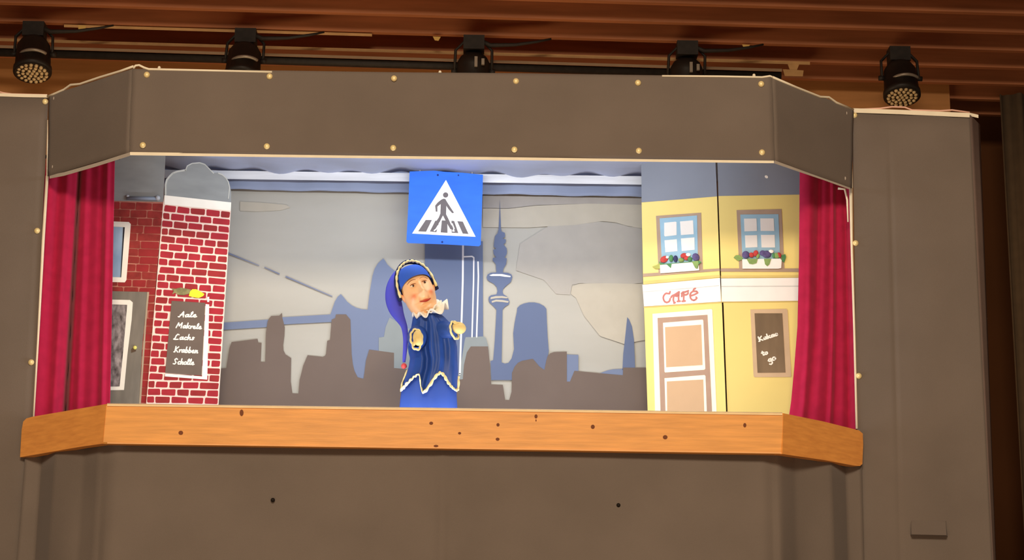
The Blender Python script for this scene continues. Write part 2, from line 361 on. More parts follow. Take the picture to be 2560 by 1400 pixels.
# ------------------------------------------------------------ play board (wooden ledge)
YL = -.0
pbd = empty('play_board', Y(YL)(1110, 1122), 'orange pine play board along the bottom of the puppet stage opening', 'ledge')
PB = Y(YL); eL = (PB(267, 1010), PB(258, 1109)); eR = (PB(1957, 1033), PB(1955, 1135))
T = .028
def board(name, tl, tr, br, bl, back, mt=pine):
    c = .004
    mb = MB(); n = (tr-tl).cross(bl-tl).normalized()
    if n.y > 0: n = -n
    # chamfered front
    fr = [tl+(bl-tl).normalized()*c, tr+(br-tr).normalized()*c, br-(br-tr).normalized()*c, bl-(bl-tl).normalized()*c]
    mid = [p-n*c for p in (tl, tr, br, bl)]; bk = [p+back for p in (tl, tr, br, bl)]
    V = fr+mid+bk; Fc = [(0, 1, 2, 3)]+[(i, (i+1) % 4, 4+(i+1) % 4, 4+i) for i in range(4)]+[(4+i, 4+(i+1) % 4, 8+(i+1) % 4, 8+i) for i in range(4)]+[(8, 9, 10, 11)]
    return mesh(name, V, Fc, mt, pbd)
board('front_board', eL[0], eR[0], eR[1], eL[1], Vector((0, T, 0)))
PLb = Pl((PW(62, 1048).x, D), (eL[0].x, YL)); PRb = Pl((eR[0].x, YL), (PW(2155, 1077).x, D))
pine2 = mat('oiled_pine_side', (250, 166, 84), rough=.5, spec=.3, var=.14, scale=7, stretch=(1, 3, 14), bump=.1, bscale=30)
def endboard(px, pl, sgn, zz):
    # rounded outer end built as one prism
    P = px; mb = MB(); n = pl.n
    return MB().prism([pl(x, y) for x, y in P], [pl(x, y)-n*T for x, y in P]).build('side_board', pine2, pbd)
endboard([(266, 1010), (80, 1042), (66, 1046), (58, 1054), (54, 1075), (52, 1110), (50, 1143), (120, 1131), (200, 1117), (257, 1109)], PLb, -1, 0)
endboard([(1958, 1033), (1956, 1135), (2060, 1150), (2135, 1164), (2150, 1165), (2156, 1160), (2158, 1110), (2157, 1084), (2148, 1076), (2060, 1054)], PRb, 1, 0)
MB().prism([PB(268, 1010, .003), PB(1956, 1033, .003), PB(1956, 1038, .003), PB(268, 1015, .003)], [PB(268, 1008, -.02), PB(1956, 1031, -.02), PB(1956, 1038, -.001), PB(268, 1015, -.001)]).build('top_lath_or_highlight', pale, pbd)  # pale strip, the bright lit bevel of the board painted as colour
MB().prism([PB(268, 1106, .0016), PB(1955, 1131, .0016), PB(1955, 1134, .0016), PB(268, 1109, .0016)], [PB(268, 1106, -.005), PB(1955, 1131, -.005), PB(1955, 1134, -.005), PB(268, 1109, -.005)]).build('lower_lath', mat('pale_pine', (246, 186, 124)), pbd)
kb = MB()
for x, y, r, e in ((604, 1032, 5, 1.7), (452, 1082, 6, .9), (1078, 1058, 5, .8), (1149, 1083, 4, .8), (1245, 1062, 4, 1.1), (1244, 1098, 5, .8), (1340, 1041, 4, 1.3), (1482, 1067, 5, 1.1), (1663, 1093, 6, .9), (1862, 1063, 4, 1.4), (1090, 1115, 6, .5), (1340, 1051, 1.5, 2)):
    disc(kb, x, y, r, PB, .0002, .0006, ry=r*e, n=10)
k_ = kb.build('knots', knot, pbd); k_['kind'] = 'stuff'
kb2 = MB()
for x, y, r in ((478, 1080, 0),): pass
# ledge shelf carrying the light strip, and the strip housing
fl = MB().box((-.98, YL+T+.001, 1.955), (.80, .14, 1.975)).build('shelf', pine, pbd)
fs = MB().box((-.97, .055, 1.9755), (.79, .11, 1.990)).build('light_strip', mat('white_housing', (220, 220, 225)))
tag(fs, 'slim white LED strip lying on the shelf behind the play board', 'light')
ts = MB().box((-.74, .030, 2.835), (.56, .050, 2.862)).build('light_strip', mat('white_housing', (220, 220, 225)))
tag(ts, 'slim white LED strip under the roof cloth behind the pelmet', 'light')

# ------------------------------------------------------------ stage roof cloth, batten, border
blueg = mat('blue_grey_cloth', (158, 172, 206), rough=.9, var=.12, scale=3, stretch=(1, 3, 3), sheen=.2)
def froof(u, v):
    y = .10+v*.63; h_ = min(.94, .90+(y-.10)*.98+.03); x = -.09-h_+u*2*h_
    return Vector((x, y, 2.955+.005*math.sin(x*9+y*5)+.004*math.sin(x*23+1)+(.006*math.sin(x*41) if v > .9 else 0)))
rf = grid('roof_cloth', froof, 120, 12, blueg, None, .003); tag(rf, 'pale blue-grey cloth stretched as a roof inside the puppet stage', 'cloth')
PB2 = Y(.69)
bl_ = MB().prism([PB2(380, 424), PB2(1640, 441), PB2(1640, 462), PB2(380, 445)], [PB2(380, 424, -.02), PB2(1640, 441, -.02), PB2(1640, 462, -.02), PB2(380, 445, -.02)]).build('white_batten', mat('whitewashed_wood', (214, 218, 224), rough=.6, var=.12, scale=5, stretch=(1, 4, 10)))
tag(bl_, 'whitewashed wooden batten running across under the stage roof behind the blue sign', 'batten')
PBD = Y(.765)
bd_ = grid('border_cloth', quadfn(Y(.738)(380, 412), Y(.738)(1640, 428), Y(.735)(1640, 493), Y(.735)(380, 470), lambda u, v: .004*math.sin(u*34+v*2)+.003*math.sin(u*81)), 100, 8, mat('blue_grey_border', (138, 150, 178), rough=.9, var=.12, scale=4), None, .003)
tag(bd_, 'narrow blue-grey border cloth hanging above the painted city backdrop', 'cloth')

# ------------------------------------------------------------ backdrop
back = empty('city_backdrop', PBD(1100, 1060), 'painted backdrop with a grey sky and dark city skyline with a television tower', 'backdrop')
skym = mat('sky_paint', (176, 175, 168), rough=.9, spec=.1, var=.06, scale=2.2, stretch=(1, 1, 3.5), detail=4)
zb = 1060
grid('canvas', quadfn(PBD(380, 455), PBD(1680, 472), PBD(1680, 1078), PBD(380, 1060), wob(12, .0012, 2, 2)), 40, 20, skym, back, .004)
cl1 = mat('cloud_cream', (182, 177, 164), rough=.9, spec=.1, var=.04); cl2 = mat('cloud_grey', (170, 167, 161), rough=.9, spec=.1, var=.04)
o_ = .005
poly('cloud', [(600, 504), (660, 507), (715, 512), (726, 519), (700, 526), (640, 529), (600, 527)], PBD, o_, cl1, back)
poly('cloud', [(1207, 521), (1270, 522), (1340, 514), (1470, 509), (1605, 512), (1605, 571), (1570, 566), (1540, 556), (1505, 553), (1440, 562), (1320, 569), (1207, 568)], PBD, o_, cl1, back)
poly('cloud', [(1370, 566), (1440, 562), (1500, 554), (1545, 560), (1605, 572), (1607, 707), (1560, 712), (1450, 708), (1430, 712), (1425, 737), (1390, 735), (1360, 700), (1290, 676), (1300, 610)], PBD, o_, cl2, back)
poly('cloud', [(1430, 716), (1450, 709), (1520, 708), (1608, 710), (1612, 850), (1560, 860), (1500, 840), (1460, 790), (1440, 745), (1427, 735)], PBD, o_+.0009, cl1, back)
poly('cloud', [(1207, 489), (1420, 492), (1606, 495), (1605, 512), (1470, 509), (1340, 513), (1270, 521), (1207, 520)], PBD, o_, mat('cloud_dark', (160, 156, 152), rough=.9, spec=.1), back)
bluem = mat('blue_paint', (116, 129, 158), rough=.85, spec=.15, var=.04, scale=3)
blued = mat('blue_paint_dark', (100, 113, 144), rough=.85, spec=.15, var=.04, scale=3)
teal = mat('teal_grey_paint', (138, 147, 150), rough=.85, spec=.15, var=.03)
brown = mat('brown_paint', (112, 100, 94), rough=.85, spec=.15, var=.06, scale=5)
whitep = mat('white_line_paint', (222, 224, 228), rough=.8)
z1 = o_+.0018
poly('painted_bridge', [(552, 807), (668, 799), (707, 793), (826, 786), (837, 754), (844, 742), (852, 735), (860, 744), (868, 754), (879, 763), (890, 769), (905, 773), (919, 774), (922, 747), (925, 725), (928, 708), (931, 690), (937, 671), (945, 658), (958, 646), (963, 652), (968, 661), (978, 670), (990, 679), (1030, 700), (1062, 720), (1062, 960), (880, 960), (828, 900), (828, 805), (712, 811), (665, 818), (552, 825)], PBD, z1, bluem, back)
poly('painted_slab', [(1062, 600), (1207, 603), (1208, 960), (1062, 960)], PBD, z1+.001, blued, back)
poly('painted_building', [(947, 880), (947, 844), (960, 842), (964, 818), (974, 794), (985, 800), (1003, 813), (1040, 830), (1040, 940), (947, 935)], PBD, z1+.002, teal, back)
poly('painted_building', [(1140, 960), (1153, 905), (1162, 850), (1164, 843), (1209, 841), (1215, 845), (1221, 867), (1224, 904), (1232, 1010), (1140, 1010)], PBD, z1+.002, teal, back)
poly('painted_tower', [(1249.5, 499), (1251, 535), (1252.7, 574), (1254, 578.6), (1262, 582), (1262.6, 592), (1256.4, 596), (1264.8, 598.5), (1264, 607), (1258.6, 610.7), (1266.4, 620.6), (1267.5, 629), (1266.4, 636), (1261, 644), (1267, 646), (1265.3, 660.5), (1258.6, 671.5), (1257, 681), (1270, 682), (1278.5, 686), (1281, 692.6), (1277.4, 704.7), (1266, 714), (1258, 722), (1256.4, 729), (1258.6, 735.7), (1268.6, 742), (1273.7, 753.4), (1272, 761), (1262, 767), (1256.4, 774), (1255, 850), (1254, 906), (1262, 909), (1271, 907), (1279, 896), (1285, 873), (1283, 833), (1286, 810), (1289, 794), (1292, 780), (1293, 770), (1300, 763), (1309, 759), (1322, 756), (1336, 756), (1349, 759), (1360, 765), (1366, 772), (1367, 800), (1369, 840), (1372, 877), (1366, 910), (1361, 950), (1228, 950), (1226, 903), (1233, 900), (1237, 850), (1240, 794), (1241, 774), (1234, 766), (1223, 755.7), (1221, 748), (1222, 742), (1227.6, 738), (1241, 736), (1243.5, 728), (1242, 718), (1234, 709), (1224, 704), (1218.8, 700), (1216.5, 693), (1219, 686), (1227.6, 681.5), (1241, 681), (1240, 670), (1239.8, 661), (1232, 651.6), (1232, 645), (1240, 643), (1234, 635), (1233, 624), (1240, 622), (1234, 616), (1235.4, 605), (1237.6, 590), (1244, 583), (1246.5, 574), (1248.5, 535)], PBD, z1+.001, blued, back)
poly('tower_stripe', [(1223, 688), (1232, 685), (1255, 685), (1277, 690), (1276, 693), (1262, 692), (1250, 690), (1228, 690)], PBD, z1+.002, whitep, back)
poly('tower_stripe', [(1227, 743), (1240, 740), (1256, 740), (1270, 743), (1268, 746), (1254, 745), (1238, 746), (1226, 748)], PBD, z1+.002, cl1, back)
poly('tower_stripe', [(1229, 753), (1240, 749), (1256, 750), (1272, 753), (1270, 757), (1256, 755), (1240, 754), (1230, 757)], PBD, z1+.002, cl1, back)
poly('painted_building', [(1415, 886), (1446, 887), (1446, 932), (1440, 960), (1415, 960)], PBD, z1+.001, bluem, back)
poly('painted_hill', [(1500, 933), (1518, 926), (1533, 923), (1557, 922), (1560, 945), (1500, 945)], PBD, z1+.001, bluem, back)
poly('painted_sail', [(1556, 925), (1558, 885), (1562, 850), (1568, 793), (1573, 799), (1580, 816), (1585, 850), (1588, 925)], PBD, z1+.001, blued, back)
dk = [(545, 1062), (545, 1009), (553, 921), (566, 920), (574, 869), (579, 855), (644, 847), (646, 856), (654, 857), (652, 904), (663, 905), (665, 831), (669, 804), (672, 797), (678, 790), (698, 789), (705, 782), (706, 795), (712, 818), (711, 840), (708, 863), (709, 876), (714, 886), (728, 895), (727, 953), (731, 983), (746, 984), (749, 950), (758, 914), (769, 888), (807, 892), (813, 889), (815, 884), (818, 852), (825, 850), (829, 799), (838, 795), (840, 786), (865, 786), (876, 799), (879, 885), (882, 910), (886, 927), (894, 943), (909, 947), (915, 901), (923, 874), (985, 882), (985, 920), (1010, 922), (1060, 930), (1140, 950), (1157, 948), (1160, 912), (1167, 881), (1177, 866), (1220, 866), (1224, 904), (1228, 961), (1257, 962), (1263, 1000), (1273, 1000), (1279, 979), (1280, 932), (1287, 916), (1295, 907), (1305, 902), (1332, 897), (1340, 906), (1348, 916), (1361, 925), (1366, 900), (1369, 890), (1376, 883), (1385, 880), (1417, 879), (1417, 954), (1425, 954), (1436, 927), (1500, 933), (1557, 938), (1558, 919), (1625, 919), (1640, 1078)]
poly('painted_skyline', dk, PBD, z1+.003, brown, back)
sm = MB()
strokes(sm, [[(1157.5, 612), (1157, 700), (1154, 800), (1149.5, 935)]], 4.6, PBD, z1+.0026)
strokes(sm, [[(1158, 642), (1180, 641), (1184.5, 644), (1184, 700), (1180, 842)]], 3.6, PBD, z1+.0026)
strokes(sm, [[(1195, 655), (1196, 690), (1194, 760), (1191.5, 842)]], 3.8, PBD, z1+.0026)
sm.build('painted_lines', whitep, back)
sm = MB()
for a, b, w0, w1 in (((566, 631), (648, 664), 4, 1.5), ((661, 668), (699, 685), 2, 3), ((714, 691), (831, 741), 3.5, 2)):
    n = Vector((-(b[1]-a[1]), b[0]-a[0])).normalized(); Q = [(a[0]+n.x*w0/2, a[1]+n.y*w0/2), (b[0]+n.x*w1/2, b[1]+n.y*w1/2), (b[0]-n.x*w1/2, b[1]-n.y*w1/2), (a[0]-n.x*w0/2, a[1]-n.y*w0/2)]
    sm.prism([PBD(x, y, z1+.001) for x, y in Q], [PBD(x, y, z1) for x, y in Q])
sm.build('painted_cable', mat('grey_blue_line', (112, 122, 150)), back)
ctop = [PBD(500, 460), PBD(1650, 475)]

# ------------------------------------------------------------ pedestrian crossing sign
PS = Y(.655)
sg = empty('crossing_sign', PS(1110, 612), 'square blue pedestrian crossing sign with a white triangle, hanging above the puppet', 'sign')
def f3(L): return [(940+x/5.833, 400+y/5.833) for x, y in L]
sb = f3([(490, 168), (700, 160), (850, 155), (1000, 172), (1250, 185), (1560, 215), (1545, 700), (1527, 1235), (1500, 1258), (1000, 1230), (470, 1212), (443, 1190), (470, 700)])
blues = mat('sign_blue', (46, 112, 232), rough=.55, spec=.3, var=.08, scale=12, stretch=(1, 1, 3))
MB().prism([PS(x, y, .002) for x, y in sb], [PS(x, y, -.010) for x, y in sb]).build('board', blues, sg)
poly('triangle', f3([(1020, 290), (1453, 1120), (980, 1098), (527, 1072)]), PS, .002, mat('sign_white', (250, 250, 246), rough=.5, var=.01), sg)
gs = mat('sign_grey', (108, 102, 104), rough=.6)
for q in ([(725, 875), (815, 875), (730, 1045), (615, 1040)], [(865, 885), (925, 885), (880, 1052), (785, 1042)], [(960, 880), (1040, 885), (1042, 1062), (943, 1055)], [(1100, 885), (1140, 890), (1200, 1065), (1105, 1060)], [(1185, 892), (1265, 898), (1348, 1078), (1265, 1072)]):
    poly('crossing_stripe', f3(q), PS, .0028, gs, sg)
leg = [(980, 565), (1010, 568), (1040, 620), (1085, 690), (1138, 770), (1112, 774), (1060, 720), (1025, 665), (1022, 790), (1070, 890), (1112, 985), (1125, 1018), (1085, 1008), (1030, 910), (975, 805), (930, 900), (860, 1002), (825, 1000), (835, 960), (870, 905), (915, 840), (940, 780), (945, 640), (895, 680), (895, 755), (872, 752), (863, 665), (900, 620), (950, 580)]
hl = MB(); strokes(hl, [f3([(850, 1028), (875, 1010), (905, 960)]), f3([(1140, 1035), (1120, 1035), (1138, 1000), (1110, 930)])], 3.2, PS, .0034, .0006); hl.build('outline', mat('sign_white', (250, 250, 246)), sg)
poly('walking_figure', f3(leg), PS, .0036, gs, sg)
hd = MB(); disc(hd, 1114, 487.4, 6.6, PS, .0036); hd.build('figure_head', gs, sg)
hd = MB()
for x, y, r in ((1094.5, 437.5, 2.6), (1105.5, 605, 2.6), (1146, 438, 2)): disc(hd, x, y, r, PS, .002, ry=r)
hd.build('screw_holes', mat('sign_hole', (24, 50, 120)), sg)['kind'] = 'stuff'
for x in (1050, 1180): MB().tube([PS(x, 450, -.011), PS(x, 425, -.013)], .0012, 6).build('string', greytrim, sg)

# ------------------------------------------------------------ handwriting
FONT = {
 'A': (1.5, [[(0, .1), (.25, 0), (.9, 2), (1.2, 0)], [(.35, .8), (1.2, .8)]]),
 'M': (1.9, [[(0, 0), (.35, 1.9), (.8, .7), (1.4, 2), (1.5, 0)]]),
 'L': (1.5, [[(1.1, 1.8), (.7, 2), (.4, 1.4), (.35, .5), (0, .1), (.5, 0), (1.2, .1)]]),
 'K': (1.5, [[(.2, 2), (.3, 0)], [(1.1, 1.9), (.3, 1), (1.2, 0)], [(0, 0), (.3, .2)]]),
 'S': (1.4, [[(1.1, 1.7), (.7, 2), (.3, 1.6), (.5, 1.1), (.9, .6), (.6, 0), (.1, .1)]]),
 'a': (1.15, [[(.8, .85), (.45, 1), (.1, .6), (.2, .05), (.6, .1), (.85, 1), (.85, .1), (1.1, .1)]]),
 'l': (.7, [[(0, .1), (.5, 1.5), (.4, 2), (.15, 1.6), (.25, .1), (.65, .1)]]),
 'e': (1.0, [[(.05, .45), (.65, .65), (.5, 1), (.15, .75), (.15, .2), (.5, 0), (.95, .2)]]),
 'k': (1.1, [[(.1, 2), (.15, 0)], [(.8, 1), (.2, .5), (.95, 0)]]),
 'r': (.8, [[(.1, .9), (.2, 0), (.3, .8), (.75, .95)]]),
 'c': (.9, [[(.75, .85), (.4, 1), (.1, .5), (.35, 0), (.85, .15)]]),
 'h': (1.05, [[(.15, 2), (.15, 0), (.4, .9), (.7, .9), (.75, 0), (1, .1)]]),
 's': (.85, [[(.7, .85), (.35, 1), (.3, .6), (.65, .35), (.4, 0), (.05, .1)]]),
 'b': (1.0, [[(.15, 2), (.15, 0), (.6, .05), (.8, .5), (.55, .95), (.2, .7)]]),
 'n': (1.05, [[(.1, 1), (.15, 0), (.4, .9), (.7, .9), (.75, .05), (1, .15)]]),
 'o': (1.0, [[(.5, 1), (.1, .7), (.15, .15), (.5, 0), (.85, .3), (.8, .85), (.5, 1)]]),
 't': (.9, [[(.4, 1.8), (.4, .1), (.75, .1)], [(.05, 1.2), (.8, 1.2)]]),
 'g': (1.0, [[(.8, .9), (.4, 1), (.1, .6), (.4, .15), (.8, .5)], [(.8, 1), (.8, -.6), (.4, -.9), (.1, -.6)]]),
}
def write(mb, text, a, b, xh, wpx, pl, off, slant=.2):
    tot = sum(FONT[c][0] for c in text); d = Vector((b[0]-a[0], b[1]-a[1])); L = d.length; ux = d/L; uy = Vector((ux.y, -ux.x)); k = L/tot; x = 0
    for ch in text:
        w_, LS = FONT[ch]
        strokes(mb, [[(a[0]+(ux*((x+p+q*slant)*k)+uy*(q*xh)).x, a[1]+(ux*((x+p+q*slant)*k)+uy*(q*xh)).y) for p, q in L_] for L_ in LS], wpx, pl, off); x += w_

# ------------------------------------------------------------ brick house flat
hy = .50
hingeB = Y(hy)(408, 510); farB = Y(hy+.078)(577, 526)
PBL = Y(hy); PBR = Pl((hingeB.x, hy), (farB.x, farB.y))
bh = empty('brick_house_flat', PBL(400, 1060), 'folding painted flat of a red brick fish shop at the left of the stage', 'scenery flat')
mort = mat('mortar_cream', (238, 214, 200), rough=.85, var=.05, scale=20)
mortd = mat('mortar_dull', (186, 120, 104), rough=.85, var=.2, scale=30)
greyr = mat('roof_grey', (142, 146, 146), rough=.85, var=.16, scale=7, stretch=(1, 1, 2.5))
wh = mat('flat_white', (246, 242, 230), rough=.7, var=.03)
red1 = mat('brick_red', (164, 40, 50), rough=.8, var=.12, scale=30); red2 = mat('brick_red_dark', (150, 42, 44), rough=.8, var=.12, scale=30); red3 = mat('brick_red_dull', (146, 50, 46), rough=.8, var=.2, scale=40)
th = .006
def flat(name, P, pl, mt, parent, t=th): return MB().prism([pl(x, y) for x, y in P], [pl(x, y, -t) for x, y in P]).build(name, mt, parent)
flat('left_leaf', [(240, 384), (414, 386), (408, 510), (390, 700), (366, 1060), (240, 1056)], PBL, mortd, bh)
flat('right_leaf', [(411, 488), (578, 506), (577, 527), (543, 1066), (361, 1060), (392, 700), (408, 510)], PBR, mort, bh)
poly('gable', [(414, 492), (413, 460), (416, 450), (422, 441), (430, 433), (440, 428), (464, 424), (466, 418), (471, 412), (483, 407), (499, 405), (509, 408), (516, 413), (525, 423), (534, 432), (544, 431), (555, 435), (565, 443), (571, 452), (575, 463), (578, 480), (578, 508)], PBR, -.006, greyr, bh, .0065)
gl = MB(); strokes(gl, [[(414, 486), (414, 462), (417, 450), (423, 442), (432, 433), (442, 429), (464, 425)]], 4.5, PBR, .0006); strokes(gl, [[(465, 423), (468, 415), (480, 408.5), (499, 407), (512, 411), (524, 423), (534, 433)]], 2.5, PBR, .0006); strokes(gl, [[(546, 433), (556, 437), (565, 445), (571, 455), (574, 470), (571, 496)]], 2.6, PBR, .0006)
gl.build('gable_outline', mat('outline_grey', (186, 188, 182)), bh)
poly('white_band', [(411, 488), (578, 506), (577, 527), (411, 511)], PBR, .001, wh, bh)
poly('roof_panel', [(240, 384), (414, 386), (408, 505), (240, 501)], PBL, .0005, greyr, bh)
MB().tube([PBL(317, 495, .006), PBL(396, 497, .006)], .0055, 12).build('gutter', mat('gutter_blue_grey', (128, 140, 158), rough=.4), bh, True)
for x, y, r in ((319, 491, .0055), (394, 495, .0085)): MB().ball(PBL(x, y, .006), r, None, 12, 8).build('gutter_cap', mat('gutter_cap', (176, 182, 190), rough=.35), bh, True)
brick_base = {}
def bricks(pl, TL, TR, BR, BL, rows, per, gx, gy, mats, skip, jit, off=.0003):
    for r in range(rows):
        v0, v1 = r/rows, (r+1)/rows; off_ = (r % 2)*.5+random.uniform(-.12, .12); u = -off_/per
        while u < 1:
            wd = (1/per)*random.uniform(.88, 1.12); a, b = max(u, 0)+gx/2, min(u+wd, 1)-gx/2
            u += wd
            if 1-u < .11: b = 1-gx/2; u = 1
            if b-a < .03: continue
            c = [];
            for (uu, vv) in ((a, v0+gy/2/rows), (b, v0+gy/2/rows), (b, v1-gy/2/rows), (a, v1-gy/2/rows)):
                uu = min(max(uu+random.uniform(-jit, jit)*.4, 0), 1); vv = vv+random.uniform(-jit, jit)*.10
                x = (TL[0]*(1-uu)+TR[0]*uu)*(1-vv)+(BL[0]*(1-uu)+BR[0]*uu)*vv; y = (TL[1]*(1-uu)+TR[1]*uu)*(1-vv)+(BL[1]*(1-uu)+BR[1]*uu)*vv; c.append((x, y))
            mx = sum(p[0] for p in c)/4; my = sum(p[1] for p in c)/4
            if skip(mx, my): continue
            e = .12; P = []
            for i in range(4):
                p0, p1, p2 = c[i-1], c[i], c[(i+1) % 4]
                L0 = math.hypot(p0[0]-p1[0], p0[1]-p1[1]); L1 = math.hypot(p2[0]-p1[0], p2[1]-p1[1]); q = min(2.0, L0*.3, L1*.3)
                P.append((p1[0]+(p0[0]-p1[0])*q/L0, p1[1]+(p0[1]-p1[1])*q/L0)); P.append((p1[0]+(p2[0]-p1[0])*q/L1, p1[1]+(p2[1]-p1[1])*q/L1))
            poly('brick', P, pl, off, random.choice(mats), bh, .0010)
inb = lambda x, y, x0, y0, x1, y1: x0 < x < x1 and y0 < y < y1
bricks(PBR, (409, 511), (577, 528), (545, 1012), (365, 1008), 26, 4.75, .022, .21, [red1, red1, red2], lambda x, y: inb(x, y, 432, 765, 505, 930), .016)
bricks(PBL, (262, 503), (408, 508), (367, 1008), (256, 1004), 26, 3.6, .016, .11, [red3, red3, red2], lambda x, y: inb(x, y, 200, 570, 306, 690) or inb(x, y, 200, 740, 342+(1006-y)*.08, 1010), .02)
sh = .0016
poly('window_frame', [(240, 552), (322, 555), (327, 560), (324, 600), (316, 700), (312, 706), (240, 704)], PBL, sh, wh, bh)
poly('window_pane', [(240, 565), (311, 568), (308, 620), (302, 693), (240, 691)], PBL, sh+.001, mat('window_blue', (112, 146, 186), rough=.4, rgb2=(176, 200, 222), scale=9, stretch=(2, 1, .7)), bh)
poly('window_dark_edge', [(308, 568), (312, 568), (303, 693), (301, 693)], PBL, sh+.0018, mat('dark_line', (36, 34, 44)), bh)  # thin dark edge along the right side of the pane
poly('door_leaf', [(240, 727), (371, 730), (366, 762), (356, 860), (345, 1060), (240, 1058)], PBL, sh, mat('door_grey', (124, 118, 108), rough=.8, var=.14, scale=10, stretch=(4, 1, 1)), bh)
poly('door_edge', [(368, 730), (373, 730), (367, 790), (349, 1058), (344, 1058), (358, 860)], PBL, sh+.0009, mat('door_edge_tan', (176, 160, 138)), bh)
poly('door_frame', [(240, 748), (325, 750), (332, 756), (329, 800), (318, 890), (310, 975), (240, 976)], PBL, sh+.001, wh, bh)
poly('door_pane', [(240, 760), (318, 762), (314, 810), (306, 900), (299, 966), (240, 967)], PBL, sh+.002, mat('mottled_glass', (62, 52, 54), rough=.4, rgb2=(170, 160, 160), scale=48, stretch=(1.6, 1, .8), detail=5), bh)
MB().ball(PBL(337.5, 869, .006), .0062, None, 12, 8).build('door_knob', mat('knob_yellow', (224, 220, 120), rough=.35), bh, True)
poly('knob_plate', [(328, 872), (340, 868), (340, 878), (328, 882)], PBL, sh+.001, mat('plate_brown', (92, 74, 58)), bh)
poly('menu_board', [(429, 752), (513, 757), (504, 939), (413, 932)], PBR, .0022, mat('menu_grey', (108, 94, 84), rough=.8, var=.05), bh)
poly('board_frame', [(514, 760), (523, 761), (518, 949), (412, 941), (413, 934), (505, 941)], PBR, .0026, wh, bh)
poly('board_frame', [(518, 742), (523, 742), (523, 755), (518, 755)], PBR, .0022, wh, bh)
poly('painted_fish', [(472, 740), (475, 729), (481, 723), (490, 723), (500, 728), (511, 735), (508, 740), (497, 745), (484, 743)], PBR, .003, mat('lime_yellow', (236, 246, 40), rough=.5), bh)
poly('painted_fish', [(429, 720), (437, 722), (452, 719), (468, 722), (478, 724), (474, 734), (460, 738), (446, 737), (438, 732), (430, 736), (434, 728)], PBR, .0022, mat('olive_green', (128, 122, 80), rough=.7, var=.4, scale=60), bh)
f4 = lambda x, y: (410+x/5.385, 700+y/5.385)
tx = MB()
write(tx, 'Aale', f4(190, 497), f4(440, 500), 6.6, 3.0, PBR, .0031)
write(tx, 'Makrele', f4(162, 642), f4(505, 660), 6.6, 3.0, PBR, .0031)
write(tx, 'Lachs', f4(128, 800), f4(405, 806), 6.6, 3.0, PBR, .0031)
write(tx, 'Krabben', f4(132, 968), f4(455, 985), 7, 3.0, PBR, .0031)
write(tx, 'Scholle', f4(118, 1130), f4(405, 1142), 7, 3.0, PBR, .0031)
tx.build('handwriting', wh, bh)

# ------------------------------------------------------------ cafe flat
hc = Y(hy)(1790, 410); fcn = Y(hy+.078)(1604, 506)
PCR = Y(hy); PCL = Pl((fcn.x, fcn.y), (hc.x, hy))
cf = empty('cafe_flat', PCR(1800, 1060), 'folding painted flat of a yellow café at the right of the stage', 'scenery flat')
yel = mat('cafe_yellow', (238, 216, 134), rough=.8, var=.03, scale=4)
grc = mat('cafe_grey', (132, 138, 150), rough=.85, var=.05, scale=6)
taupe = mat('taupe', (172, 148, 128), rough=.8); taupe2 = mat('taupe_door', (176, 146, 126), rough=.8); tanp = mat('door_tan', (204, 170, 134), rough=.8, var=.02)
lb1 = mat('pale_blue', (148, 184, 204), rough=.8); pane = mat('pane_white', (232, 228, 222), rough=.6, var=.02); cw = mat('cafe_white', (246, 242, 236), rough=.7, var=.02); cw2 = mat('door_cream', (255, 248, 222), rough=.7, var=.01)
olive = mat('olive_shade', (214, 192, 120), rough=.8)
flat('left_leaf', [(1603, 400), (1788, 390), (1792.6, 491), (1800, 700), (1805, 765), (1815, 1022), (1817, 1064), (1620, 1060), (1619, 1022), (1608, 710), (1604, 506)], PCL, yel, cf)
flat('right_leaf', [(1793, 388), (2080, 392), (2080, 1074), (1820, 1064), (1809, 765), (1803, 700), (1796, 491)], PCR, yel, cf)
poly('grey_top', [(1603, 400), (1788, 390), (1792.6, 491), (1604, 506)], PCL, .0002, grc, cf)
poly('grey_top', [(1793, 388), (2080, 392), (2080, 485), (1796, 490)], PCR, .0002, grc, cf)
kn = MB(); disc(kn, 1916, 442, 4.5, PCR, .001, ry=3.5, ang=.6); kn.build('paint_fleck', wh, cf)
g5 = lambda L: [(1580+x/4.375, 390+y/4.375) for x, y in L]
g6 = lambda L: [(1580+x/4, 690+y/4) for x, y in L]
def pc(name, L, pl, off, mt, p=cf): return poly(name, L, pl, off, mt, p)
def windowset(pl, outer, blue, panes, planter):
    pc('window_surround', g5(outer), pl, .0005, taupe)
    fr = pc('window_frame', g5(blue), pl, .0014, lb1)
    for q in panes: poly('window_pane', g5(q), pl, .0023, pane, fr)
    return poly('planter', g5(planter), pl, .0024, cw, cf, .004)
windowset(PCL, [(262, 655), (755, 620), (775, 1245), (290, 1285)], [(302, 682), (712, 650), (722, 1195), (330, 1225)],
    [[(352, 730), (475, 718), (487, 722), (488, 865), (362, 880), (352, 870)], [(525, 716), (668, 703), (675, 855), (535, 865)], [(355, 922), (490, 910), (497, 1040), (365, 1053)], [(535, 902), (683, 890), (685, 1025), (545, 1040)]],
    [(305, 1190), (725, 1150), (735, 1250), (310, 1283)])
windowset(PCR, [(1143, 592), (1635, 580), (1668, 1232), (1172, 1235)], [(1185, 640), (1602, 636), (1622, 1160), (1210, 1160)],
    [[(1225, 685), (1362, 683), (1367, 820), (1230, 825)], [(1402, 682), (1550, 682), (1557, 820), (1407, 820)], [(1235, 868), (1368, 865), (1372, 997), (1242, 1003)], [(1410, 863), (1560, 862), (1565, 1000), (1417, 1000)]],
    [(1205, 1130), (1620, 1122), (1637, 1140), (1632, 1225), (1600, 1232), (1208, 1232)])
h7 = lambda x, y: (1620+x/7.111, 610+y/7.111)
